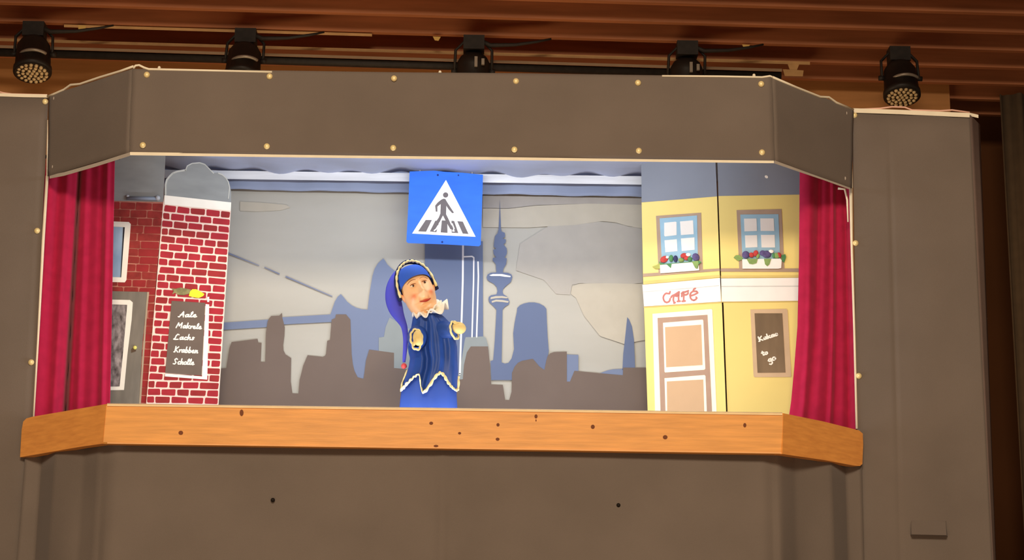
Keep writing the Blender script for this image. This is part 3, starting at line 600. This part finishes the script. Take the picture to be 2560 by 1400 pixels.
cR = mat('flower_red', (188, 66, 62), rough=.7, var=.15, scale=90); cP = mat('flower_purple', (88, 78, 124), rough=.7, var=.3, scale=90); cG = mat('leaf_green', (132, 160, 92), rough=.7, var=.15, scale=60); cG2 = mat('leaf_dark', (78, 134, 84), rough=.7, var=.2, scale=60); cO = mat('leaf_olive', (170, 172, 90), rough=.7); cN = mat('flower_navy', (52, 54, 96), rough=.7)
def blob(name, L, pl, mt, off=.003, th=.0016): return poly(name, [h7(*p) for p in L], pl, off, mt, cf, th)
def fl_(name, x, y, rx, ry, pl, mt, off=.0045, ang=0, n=12):
    c = pl(*h7(x, y), off); MB().ball(c, (rx/7.111*.00117, .003, ry/7.111*.00117), Matrix.Rotation(-ang, 3, 'Y'), 12, 8).build(name, mt, cf, True)
blob('leaf', [(75, 400), (160, 370), (215, 330), (235, 380), (215, 440), (130, 440)], PCL, cO)
blob('leaf', [(190, 300), (230, 340), (300, 350), (560, 330), (900, 295), (950, 320), (900, 360), (880, 440), (830, 400), (800, 320), (420, 350), (405, 430), (330, 360), (215, 370)], PCL, cG2, .0066)
blob('leaf', [(780, 310), (890, 300), (900, 345), (870, 440), (835, 420)], PCL, cG, .0084)
for (x, y, rx, ry, mt, nm, an) in ((290, 270, 82, 62, cR, 'flower', .5), (345, 235, 32, 26, cw, 'flower', 0), (412, 255, 42, 68, cG2, 'leaf', 0), (490, 262, 44, 66, cN, 'flower', 0), (635, 205, 65, 48, cR, 'flower', .3), (690, 250, 60, 40, cR, 'flower', .2), (718, 190, 48, 34, cw, 'flower', 0), (590, 285, 56, 42, cG, 'leaf', 0), (745, 265, 46, 42, cG2, 'leaf', 0), (850, 232, 68, 78, cP, 'flower', .5)):
    fl_(nm, x, y, rx, ry, PCL, mt, .007, an)
blob('leaf', [(1520, 240), (1560, 200), (1620, 195), (1690, 250), (1665, 285), (1600, 300)], PCR, cG)
blob('leaf', [(1750, 262), (1950, 262), (1930, 340), (1860, 362), (1800, 350)], PCR, cG, .0066)
blob('leaf', [(2060, 262), (2190, 262), (2160, 360), (2120, 395), (2080, 360)], PCR, cG, .0066)
blob('leaf', [(2370, 200), (2440, 180), (2455, 230), (2420, 330), (2380, 300)], PCR, cG2)
for (x, y, rx, ry, mt, nm, an) in ((1740, 190, 72, 72, cP, 'flower', 0), (1840, 195, 50, 50, cR, 'flower', 0), (1915, 165, 50, 62, cR, 'flower', -.4), (1955, 215, 32, 50, cG, 'leaf', -.4), (2040, 160, 60, 52, cP, 'flower', 0), (2110, 180, 90, 70, cP, 'flower', 0), (2190, 132, 52, 36, cw, 'flower', 0), (2290, 205, 66, 56, cG, 'leaf', 0), (2330, 195, 42, 52, cR, 'flower', .4), (2235, 205, 30, 52, cG2, 'leaf', 0)):
    fl_(nm, x, y, rx, ry, PCR, mt, .007, an)
pc('sill_band', [(1608, 684), (1799, 671), (1800, 677), (1608, 692)], PCL, .0009, taupe); pc('sill_band', [(1801.5, 671), (2080, 671), (2080, 680), (1802, 679)], PCR, .0009, taupe)
pc('shade_line', [(1608, 703), (1800, 688), (1800, 693), (1608, 711)], PCL, .0009, olive); pc('shade_line', [(1802, 690), (2080, 688), (2080, 694), (1802, 695)], PCR, .0009, olive)
bandL = poly('sign_band', [(1606, 712), (1800, 695), (1802.5, 754), (1610, 766)], PCL, .0009, cw, cf, .003)
bandR = poly('sign_band', [(1802.5, 696), (2080, 694), (2080, 751), (1804, 754)], PCR, .0009, cw, cf, .003)
gln = mat('grey_line', (206, 206, 202))
ln = MB(); strokes(ln, [[(1607.5, 729.5), (1700, 722.5), (1797, 714)]], 2, PCL, .0039); strokes(ln, [[(1804, 716), (2078, 715)]], 2, PCR, .0039); ln.build('moulding_line', gln, cf)
ln = MB(); strokes(ln, [[(1610, 767.5), (1802, 755.5)]], 2.5, PCL, .001); strokes(ln, [[(1804, 755), (2078, 752.5)]], 2.5, PCR, .001); ln.build('moulding_line', olive, cf)
f3c = lambda L: [(1630+x/17.5, 700+y/17.5) for x, y in L]
cm = mat('cafe_red', (192, 122, 114), rough=.8)
ln = MB()
strokes(ln, [f3c([(790, 510), (760, 600), (690, 590), (620, 580), (560, 620), (505, 700), (490, 780), (510, 870), (560, 950), (640, 985), (720, 960), (775, 900), (790, 820)]),
    f3c([(830, 760), (880, 690), (990, 640), (1100, 570), (1185, 515), (1170, 650), (1160, 780), (1165, 880), (1170, 930)]), f3c([(1110, 935), (1230, 925)]), f3c([(970, 650), (940, 760), (930, 870), (960, 970), (960, 1010)]), f3c([(970, 1005), (1010, 985)]), f3c([(1000, 690), (1090, 710)]),
    f3c([(1290, 590), (1350, 530), (1460, 520), (1570, 480), (1590, 470)]), f3c([(1380, 540), (1390, 700), (1380, 930)]), f3c([(1320, 930), (1450, 915)]), f3c([(1390, 640), (1480, 650), (1560, 610), (1580, 560)]), f3c([(1310, 600), (1300, 720)]),
    f3c([(1700, 690), (1850, 640), (2000, 560), (1960, 500), (1880, 490), (1780, 500), (1700, 560), (1660, 660), (1680, 780), (1740, 860), (1820, 890), (1900, 860), (1960, 790), (1930, 750)]), f3c([(1800, 470), (1830, 400), (1890, 370)])], 4.2, PCL, .0041)
poly('letters_fill', f3c([(1000, 650), (1160, 540), (1160, 800), (1090, 700)]), PCL, .0041, cm, cf)
ln.build('cafe_lettering', cm, cf)
dr_ = pc('door_frame', g6([(205, 378), (795, 330), (803, 340), (845, 1345), (850, 1490), (235, 1480), (230, 1345)]), PCL, .0009, cw2)
pc('door_leaf', g6([(255, 420), (755, 388), (800, 1345), (805, 1485), (290, 1480), (285, 1345)]), PCL, .0018, taupe2)
pc('door_panel', g6([(310, 468), (705, 436), (713, 445), (733, 928), (722, 938), (330, 965), (325, 955)]), PCL, .0027, cw2)
pc('door_panel', g6([(325, 1022), (725, 990), (735, 1000), (748, 1345), (752, 1485), (338, 1480), (335, 1345)]), PCL, .0027, cw2)
pc('door_inlay', g6([(330, 512), (692, 487), (705, 890), (342, 912)]), PCL, .0036, tanp)
pc('door_inlay', g6([(348, 1055), (712, 1035), (722, 1345), (726, 1485), (355, 1480), (352, 1345)]), PCL, .0036, tanp)
kn = MB(); disc(kn, 1657.5, 936, 2.6, PCL, .0028); kn.build('keyhole', taupe, cf)
mbd = pc('board_frame', g6([(1183, 335), (1545, 328), (1556, 345), (1593, 1000), (1585, 1010), (1225, 1012), (1215, 1000)]), PCR, .0009, mat('board_tan', (206, 178, 144), rough=.7))
poly('chalkboard', g6([(1225, 373), (1503, 373), (1535, 965), (1255, 968)]), PCR, .0018, mat('board_brown', (124, 104, 80), rough=.8, var=.3, scale=4, stretch=(3, 1, 1)), cf)
tx = MB(); f6b = lambda x, y: (1860+x/7, 760+y/7)
write(tx, 'Kakao', f6b(262, 655), f6b(600, 545), 5.6, 3.5, PCR, .0027, .0)
write(tx, 'to', f6b(318, 905), f6b(425, 870), 5.6, 3.5, PCR, .0027, 0)
write(tx, 'go', f6b(430, 1025), f6b(570, 965), 7.5, 3.6, PCR, .0027, 0)
tx.build('handwriting', wh, cf)

mk = grid('gap_darkening_cloth', lambda u, v: Vector((-1.42+u*2.66, .90+.01*math.sin(u*40), 3.02-3.0*v)), 80, 6, mat('gap_dark', (70, 50, 38), rough=.95), None, .003)  # unseen cloth, added to keep the gaps around the flats dark
tag(mk, 'dark brown cloth added behind the painted scenery to keep its gaps dark', 'cloth')
# table behind the play board that carries flats and backdrop
zt_ = min(PBL(300, 1056, 0).z, PCR(1900, 1066).z)
tb = empty('scenery_table', (-.1, .62, 0), 'plain wooden trestle behind the play board carrying the painted scenery', 'table')
zt_ = 1.925
MB().box((-1.25, .44, zt_-.03), (1.12, .82, zt_-.002)).build('tabletop', pine, tb)
for x in (-1.2, 1.05):
    for y in (.46, .76): MB().box((x, y, 0), (x+.04, y+.04, zt_-.0305)).build('leg', pine, tb)

# ------------------------------------------------------------ velvet curtains
def curtain(tops, bots, pl, label, prof, seed, mid=None):
    n = 90
    def f(u, v):
        if mid: e = itp(mid, v); x = (tops[0]*(1-v)+bots[0]*v)*(1-u)*0 + e[0]*(1-u)+e[1]*u if False else None
        xl = itp([(a, b) for a, b, c in edges], v); xr_ = itp([(a, c) for a, b, c in edges], v)
        yt = itp([(0, ytop), (1, ybot)], v)
        return pl(xl+(xr_-xl)*u, yt, prof(u, v))
    return f
def prL(u, v):
    g = .6+.4*v
    d = .016*math.sin(u*6.5+1.2) + .004*math.sin(u*17+.5+v)
    d += -.055*math.exp(-((u-(.50-.05*v))/.028)**2)                 # deep fold
    d += .014*math.exp(-((u-(.33-.03*v))/.05)**2) + .016*math.exp(-((u-(.60))/.05)**2)
    d += .010*math.exp(-((u-.90)/.03)**2) - .012*math.exp(-((u-.83)/.04)**2)*(1-v*.6)
    d += -.020*math.exp(-((u-.20)/.06)**2)*(1-v)
    return d*g
def fL(u, v):
    xl = itp([(0, 116), (1, 70)], v); xr_ = itp([(0, 287), (1, 274)], v); return Y(.33)(xl+(xr_-xl)*u, 395+(1065-395)*v, prL(u, v))
c1 = grid('velvet_curtain', fL, 140, 40, velvet, None, .003); tag(c1, 'red velvet curtain gathered at the left side of the stage opening', 'curtain')
def prR(u, v):
    d = .016*math.sin(u*6+.3)+.003*math.sin(u*15+2*v)
    d += -.022*math.exp(-((u-(.38-.08*v))/.08)**2)*(1-.7*v) + .014*math.exp(-((u-(.66-.05*v))/.04)**2)+.01*math.exp(-((u-.2)/.05)**2)*v
    d += -.02*math.exp(-((u-.90)/.07)**2)
    return d
def fR(u, v):
    xl = itp([(0, 2000), (.35, 1998), (.6, 1994), (.75, 1986), (.88, 1978), (1, 1966)], v); xr_ = itp([(0, 2124), (1, 2140)], v)
    return Y(.33)(xl+(xr_-xl)*u, 415+(1085-415)*v, prR(u, v))
c2_ = grid('velvet_curtain', fR, 110, 40, velvet, None, .003); tag(c2_, 'red velvet curtain flaring at its foot at the right side of the stage opening', 'curtain')
rodm = dark
for (xa, xb, y, lb) in ((106, 300, 392, 'thin dark rod above the left velvet curtain, hidden by the pelmet'), (1985, 2128, 412, 'thin dark rod above the right velvet curtain, hidden by the pelmet')):
    a, b = Y(.33)(xa, y), Y(.33)(xb, y+2); tag(MB().tube([a, b], .006, 8).build('curtain_rod', rodm, None, True), lb, 'rod')

# ------------------------------------------------------------ hand puppet
y0 = .16; PU = Y(y0); s_ = 1/862.0
pup = empty('hand_puppet', PU(1075, 1060), 'smiling hand puppet in a blue pointed cap, blue tunic and white ruff', 'hand puppet')
dressm = mat('blue_satin', (38, 76, 158), rough=.5, spec=.4, var=.12, scale=25)
dressu = mat('blue_sleeve', (42, 70, 146), rough=.7, var=.05)
capm = mat('cap_blue', (50, 96, 206), rough=.75, var=.06)
tailm = mat('tail_violet_blue', (74, 78, 200), rough=.7, var=.05)
trimm = mat('cream_lace', (244, 232, 172), rough=.7, var=.08, scale=200, bump=.5, bscale=300)
ruffm = mat('white_ruff', (246, 240, 226), rough=.8, var=.04, scale=80)
handm = mat('wooden_hand', (238, 212, 140), rough=.5, var=.04)
def ext(t, left): return itp(left, t)
Lt = [(783, 1047), (793, 1032), (830, 1026), (868, 1019), (885, 1022), (895, 1025), (920, 1021), (937, 1013), (960, 1003), (985, 994)]
Rt = [(783, 1100), (793, 1112), (806, 1124), (820, 1130), (840, 1137), (868, 1143), (900, 1144), (935, 1145), (985, 1148)]
hemt = [(-1, 930), (-.98, 962), (-.93, 978), (-.8, 962), (-.65, 945), (-.50, 937), (-.42, 945), (-.30, 968), (-.2, 984), (-.14, 984), (0, 966), (.12, 948), (.22, 938), (.34, 934), (.48, 941), (.62, 957), (.78, 972), (.9, 979), (.97, 975), (1, 945)]
def dress_pt(th_, t, extra=0):
    c = math.cos(th_); s = math.sin(th_)
    hem = itp(hemt, c); py = 783 + (hem-783)*t
    l, r = itp(Lt, py), itp(Rt, py); cx = (l+r)/2; hw = (r-l)/2
    px = cx + hw*c
    d = .052*(.55+.45*t)
    sp_ = abs(s)**.75*(1 if s > 0 else -1)
    conv = (c*1.0)                         # folds fan out from the neck
    q_ = conv+.08*math.sin(t*5+conv*3)*(1-t)
    fold = (math.sin(q_*9+.8)+.8*abs(math.sin(q_*7.5+2.0))**1.5+.45*math.sin(q_*19+t*3+1))*.0062*min(1, .25+t*1.6)*(abs(s)**.5)
    return PU(px, py, (d*sp_ + fold + extra))
nt_, nh = 160, 40
V = [dress_pt(2*math.pi*i/nt_, j/nh) for j in range(nh+1) for i in range(nt_)]
Fc = [(j*nt_+i, j*nt_+(i+1) % nt_, (j+1)*nt_+(i+1) % nt_, (j+1)*nt_+i) for j in range(nh) for i in range(nt_)] + [tuple(range(nt_-1, -1, -1))]
mesh('tunic', V, Fc, dressm, pup, True)
# hem trim
mb = MB(); pts = []
for i in range(0, 321):
    a = 2*math.pi*i/320; pts.append(dress_pt(a, .985, .005))
pts2 = [p + Vector((0, 0, .0014*math.sin(i*1.1))) for i, p in enumerate(pts)]
mb.tube(pts2, [.0042+.0009*math.sin(i*.9) for i in range(len(pts2))], 8, flat=.5, caps=False); mb.build('hem_trim', trimm, pup, True)
# under sleeve (puppeteer's glove sleeve)
V = []; nr = 64
for j in range(13):
    py = 926+(1050-926)*j/12
    for i in range(nr):
        a = 2*math.pi*i/nr; c, s = math.cos(a), math.sin(a); cx = itp([(900, 1078), (980, 1072), (1050, 1070)], py); hw = itp([(926, 56), (975, 69), (1050, 75)], py)
        V.append(PU(cx+hw*c, py, .034*s + .0025*math.sin(c*9+1)*abs(s)))
Fc = [(j*nr+i, j*nr+(i+1) % nr, (j+1)*nr+(i+1) % nr, (j+1)*nr+i) for j in range(12) for i in range(nr)]
mesh('sleeve', V, Fc, dressu, pup, True)
# viewer's left arm pointing at the audience
def ringpts(c, rx, rz, n=28, w=0, wn=9, ang=0):
    out = []
    for k in range(n+1):
        a = 2*math.pi*k/n; q = 1+w*math.sin(a*wn); x, z = rx*q*math.cos(a), rz*q*math.sin(a)
        out.append(c + Vector((x*math.cos(ang)-z*math.sin(ang), 0, x*math.sin(ang)+z*math.cos(ang))))
    return out
ca = PU(1041, 846, .082)
V = []; n = 28
secs = [(.030, .030, .038), (.055, .024, .031), (.080, .018, .026)]
for off, rx, rz in secs: V += ringpts(PU(1041+(0.082-off)*60, 846-(0.082-off)*30, off), rx, rz, n)[:-1]
mesh('sleeve_cuff', V, [(j*n+i, j*n+(i+1) % n, (j+1)*n+(i+1) % n, (j+1)*n+i) for j in range(2) for i in range(n)], dressm, pup, True)
trim_o = MB()
rp = ringpts(ca, .0165, .0265, 64, .05, 8, .12); rp = [p + (Vector((0, 0, -.006)) if p.z < ca.z-.02 else Vector((0, 0, 0))) for p in rp]
trim_o.tube(rp, .0032, 8, caps=False).build('cuff_trim', trimm, pup, True)
def mitt(c, rx, ry, rz, ang, name='hand'):
    M = Matrix.Rotation(ang, 3, 'Y'); m_ = MB(); m_.ball(c, (rx, ry, rz), M, 24, 16)
    h = m_.build(name, handm, pup, True); return h
mitt(PU(1045, 845, .086), .0145, .016, .0225, -.12)
MB().ball(PU(1037, 855, .094), (.005, .006, .012), Matrix.Rotation(.25, 3, 'Y'), 12, 8).build('thumb', handm, pup, True)
# viewer's right arm reaching out to the right
a0, a1 = PU(1112, 826, .018), PU(1136, 823, .034)
MB().tube([PU(1098, 832, .0), a0, PU(1126, 826, .028), a1], [.034, .030, .024, .0215], 24).build('sleeve_cuff', dressm, pup, True)
ax = (PU(1152, 820, .046)-a1).normalized(); q1 = ax.cross(Vector((0, 0, 1))).normalized(); q2 = q1.cross(ax)
rp = [a1 + q1*(.0215*(1+.05*math.sin(8*t))*math.cos(t)) + q2*(.0225*(1+.05*math.sin(8*t))*math.sin(t)) + (Vector((.003, 0, -.006)) if math.sin(t) < -.6 else Vector((0, 0, 0))) for t in [2*math.pi*k/64 for k in range(65)]]
MB().tube(rp, .0032, 8, caps=False).build('cuff_trim', trimm, pup, True)
mitt(PU(1147.5, 820, .042), .0205, .019, .0175, .25)
MB().ball(PU(1142, 808, .054), (.013, .005, .0045), Matrix.Rotation(.25, 3, 'Y'), 12, 8).build('thumb', handm, pup, True)

# head ---------------------------------------------------------
tilt = math.radians(-21)           # top of the head leans to the viewer's left
HM = Matrix.Rotation(tilt, 3, 'Y') @ Matrix.Rotation(math.radians(10), 3, 'Z') @ Matrix.Rotation(math.radians(2), 3, 'X')
hc_ = PU(1046, 731, .012)
def H(x, y, z): return hc_ + HM @ Vector((x, y, z))
PXT = [(-.072, .010), (-.068, .021), (-.060, .033), (-.045, .040), (-.030, .044), (-.012, .0462), (.010, .0455), (.030, .044), (.050, .036), (.064, .024), (.072, .010)]
def G(x, z, cx, cz, sx_, sz): return math.exp(-((x-cx)/sx_)**2-((z-cz)/sz)**2)
def face_y(x, z, base):
    y = base
    y -= .025*G(x, z, 0, -.013, .0088, .010) + .013*G(x, z, 0, .004, .0065, .016) + .005*G(abs(x), z, .010, -.015, .006, .006)   # nose
    y -= .008*G(abs(x), z, .026, -.016, .012, .012)      # cheeks
    y -= .004*G(abs(x), z, .018, .030, .013, .006)       # brow
    y += .006*G(abs(x), z, .0175, .016, .009, .007)      # eye sockets
    y -= .012*G(x, z, 0, -.060, .014, .009)              # chin
    y += .005*G(x, z, 0, -.047, .016, .004)
    y -= .004*G(x, z, 0, -.037, .016, .006) ; y += .004*G(x, z, 0, -.036, .018, .0018)
    return y
nu, nv = 96, 84; V = []; Cc = []
for j in range(nv+1):
    z = -.074+.147*(j/nv)
    if j == 0: z = -.0745
    rx = itp(PXT, z)*(1 if 0 < j < nv else .3); ry = rx*.98+.002
    for i in range(nu):
        a = 2*math.pi*i/nu; x = rx*math.cos(a); y = ry*math.sin(a)
        if y < 0: y = face_y(x, z, y) if abs(math.cos(a)) < .97 else y
        V.append(H(x, y, z))
        skin = Vector(lin((252, 200, 148))); ck = Vector(lin((240, 128, 84))); lip = Vector(lin((214, 84, 56)))
        c = skin; k = min(1, .85*G(abs(x), z, .026, -.017, .009, .009)) if y < 0 else 0
        c = c.lerp(ck, k)
        if y < 0:
            c = c.lerp(lip, min(1, 1.3*G(x, z, .002, -.0365-.0*x, .014, .0032)))
            c = c.lerp(Vector(lin((250, 206, 150))), .7*G(x, z, 0, -.01, .006, .012))
            c = c.lerp(Vector(lin((205, 125, 85))), .5*G(abs(x), z, .0135, -.03, .003, .008))
        Cc.append((*c, 1))
Fc = [(j*nu+i, j*nu+(i+1) % nu, (j+1)*nu+(i+1) % nu, (j+1)*nu+i) for j in range(nv) for i in range(nu)] + [tuple(range(nu)), tuple(nv*nu+k for k in range(nu))]
hm_ = bpy.data.materials.new('painted_wood_skin'); hm_.use_nodes = True; b = hm_.node_tree.nodes['Principled BSDF']; at = hm_.node_tree.nodes.new('ShaderNodeAttribute'); at.attribute_name = 'paint'
hm_.node_tree.links.new(at.outputs['Color'], b.inputs['Base Color']); b.inputs['Roughness'].default_value = .38
head = mesh('head', V, Fc, hm_, pup, True)
ca_ = head.data.color_attributes.new('paint', 'FLOAT_COLOR', 'POINT')
for i, c in enumerate(Cc): ca_.data[i].color = c
def surf(x, z, out=.0):
    rx = itp(PXT, z); ry = rx*.98+.002; y = -ry*math.sqrt(max(0, 1-(x/rx)**2)); return face_y(x, z, y)-out
eyew = mat('eye_white', (236, 222, 200), rough=.3); iris = mat('iris_brown', (74, 46, 34), rough=.3); browm = mat('brow_brown', (150, 92, 56), rough=.6)
for s in (-1, 1):
    ex, ez = s*.0175, .0155
    e = MB().ball(H(ex, surf(ex, ez)+.003, ez), (.0085, .0052, .0052), HM, 16, 10).build('eye', eyew, head, True)
    MB().ball(H(ex+.0012, surf(ex, ez)-.0015, ez), (.0034, .0016, .0036), HM, 12, 8).build('iris', iris, head, True)
    lid = [H(s*(.0095+.0165*t), surf(s*(.0095+.0165*t), ez+.0025, .0)-.0022, ez+.0028+.0022*math.sin(math.pi*t)) for t in [k/8 for k in range(9)]]
    MB().tube(lid, [.0006+.0006*math.sin(math.pi*k/8) for k in range(9)], 6).build('eyelid', browm, head, True)
    bw = [H(s*(.006+.026*t), surf(s*(.006+.026*t), .026)-.0008, .0255+.0065*math.sin(math.pi*(.15+.75*t))-.003*t) for t in [k/10 for k in range(11)]]
    MB().tube(bw, [.0004+.0008*math.sin(math.pi*k/10) for k in range(11)], 6).build('eyebrow', browm, head, True)
    MB().ball(H(s*.0465, .006, -.004), (.005, .010, .015), HM @ Matrix.Rotation(s*.3, 3, 'Y'), 14, 10).build('ear', mat('skin_plain', (232, 168, 124), rough=.4), head, True)
lp = [H(.002+.021*t, surf(.002+.021*t, -.037)-.0006, -.0395+.0085*t*t) for t in [k/6-1 for k in range(13)]]
MB().tube(lp, [.0005+.0019*math.sin(math.pi*k/12) for k in range(13)], 6).build('mouth_line', mat('lip_dark', (170, 50, 34), rough=.4), head, True)
MB().tube([H(0, .0, -.068), H(.002, 0, -.098)], [.017, .019], 16).build('neck', mat('skin_plain', (232, 168, 124)), head, True)
# cap
nc, ncv = 48, 22; V = []
BR = lambda a: .030 - .022*max(0, math.sin(a))*0 - (.040 if math.sin(a) > 0 else 0)*math.sin(a) + .010*max(0, -math.sin(a)) - .012*abs(math.cos(a))**3   # brim height around the head
for j in range(ncv+1):
    t = j/ncv
    for i in range(nc):
        a = 2*math.pi*i/nc; zb_ = BR(a); zt2 = .083; z = zb_+(zt2-zb_)*math.sin(t*math.pi/2)
        rr = .0485*math.cos(t*math.pi/2)**.62 if t < 1 else 0.0005
        V.append(H(rr*math.cos(a)-.006*t*t, rr*1.03*math.sin(a)+.006*t, z))
mesh('cap', V, [(j*nc+i, j*nc+(i+1) % nc, (j+1)*nc+(i+1) % nc, (j+1)*nc+i) for j in range(ncv) for i in range(nc)], capm, pup, True)
# lace arc over the cap from ear to ear
arc = []
for k in range(61):
    a = math.pi*k/60; z = .000+.096*math.sin(a)**.8; x = -.056*math.cos(a); arc.append(H(x, -.004, z+.0012*math.sin(k*1.7)))
MB().tube(arc, [.0034+.0008*math.sin(k*1.3) for k in range(61)], 8, flat=1.8).build('cap_trim', trimm, pup, True)
arc2 = [H(-.057*math.cos(math.pi*k/60), .010, -.006+.104*math.sin(math.pi*k/60)**.8) for k in range(61)]
MB().tube(arc2, .0055, 8, flat=2.2).build('cap_band', mat('cap_navy', (24, 34, 84), rough=.8), pup, True)
# long pointed tail of the cap
tl_ = [(1003, 672, 9, .03), (992, 688, 13, .03), (984, 712, 17, .028), (982, 738, 19, .026), (986, 762, 20, .024), (993, 785, 17, .022), (1003, 803, 12, .02), (1011, 820, 8, .02), (1014, 845, 6.5, .02), (1013, 870, 5.5, .02), (1011, 893, 4.5, .022), (1010, 906, 3.5, .024)]
V = []; n = 20; rings = []
tt = []
for i in range(45):
    f = i/44*(len(tl_)-1); k = min(int(f), len(tl_)-2); g = f-k; p0, p1, p2, p3 = tl_[max(k-1, 0)], tl_[k], tl_[k+1], tl_[min(k+2, len(tl_)-1)]
    tt.append([.5*((2*b_)+(-a_+c_)*g+(2*a_-5*b_+4*c_-d_)*g*g+(-a_+3*b_-3*c_+d_)*g**3) for a_, b_, c_, d_ in zip(p0, p1, p2, p3)])
for i, (x, y, hw, yd) in enumerate(tt):
    for k in range(n):
        a = 2*math.pi*k/n; V.append(PU(x+hw*math.cos(a), y, -yd-.0 + (hw*s_*.55)*math.sin(a)))
m_ = len(tt)
mesh('cap_tail', V, [(j*n+i, j*n+(i+1) % n, (j+1)*n+(i+1) % n, (j+1)*n+i) for j in range(m_-1) for i in range(n)] + [tuple(range(n)), tuple((m_-1)*n+k for k in range(n))], tailm, pup, True)
MB().ball(PU(1010, 915, -.022), (.0085, .0085, .0085), None, 16, 10).build('bead', mat('bead_red', (220, 84, 84), rough=.4), pup, True)
# ruff collar
rc = PU(1071, 779, .006); nr_, nk = 120, 7; V = []
RM = Matrix.Rotation(-.24, 3, 'Y') @ Matrix.Rotation(.42, 3, 'X')
for j in range(nk+1):
    t = j/nk
    for i in range(nr_):
        a = 2*math.pi*i/nr_; big = .5+.5*math.cos(a-.15)
        R_ = .018+(.030+.013*big+.002*math.sin(a*5))*t; wz = (.0085+.004*big)*t*math.sin(a*8+.6*math.sin(a*3)) + .006*big*t
        V.append(rc + RM @ Vector((R_*math.cos(a), R_*math.sin(a), wz+.003)))
rf_ = mesh('ruff', V, [(j*nr_+i, j*nr_+(i+1) % nr_, (j+1)*nr_+(i+1) % nr_, (j+1)*nr_+i) for j in range(nk) for i in range(nr_)], ruffm, pup, True)
md = rf_.modifiers.new('thickness', 'SOLIDIFY'); md.thickness = .004; md.offset = 0
V = []
for j in range(nk+1):
    t = j/nk
    for i in range(nr_):
        a = 2*math.pi*i/nr_; big = .5+.5*math.cos(a-.15)
        R_ = .016+(.020+.008*big)*t; wz = (.006+.003*big)*t*math.sin(a*7+2) + .010*big*t+.006
        V.append(rc + RM @ Vector((R_*math.cos(a), R_*math.sin(a), wz)))
rf2 = mesh('ruff', V, [(j*nr_+i, j*nr_+(i+1) % nr_, (j+1)*nr_+(i+1) % nr_, (j+1)*nr_+i) for j in range(nk) for i in range(nr_)], ruffm, pup, True)
md = rf2.modifiers.new('thickness', 'SOLIDIFY'); md.thickness = .004; md.offset = 0

# repeats share a group
for o in bpy.data.objects:
    if o.parent is None and o.get('category'):
        g = {'screen': 'cloth screens beside the stage opening', 'tape': 'yellow tape tabs on the ceiling', 'scenery flat': 'painted house flats', 'light': 'LED strips inside the stage'}.get(o['category'])
        if o.name.startswith('velvet_curtain'): g = 'red velvet curtains'
        if o.name.startswith('curtain_rod'): g = 'curtain rods'
        if g: o['group'] = g
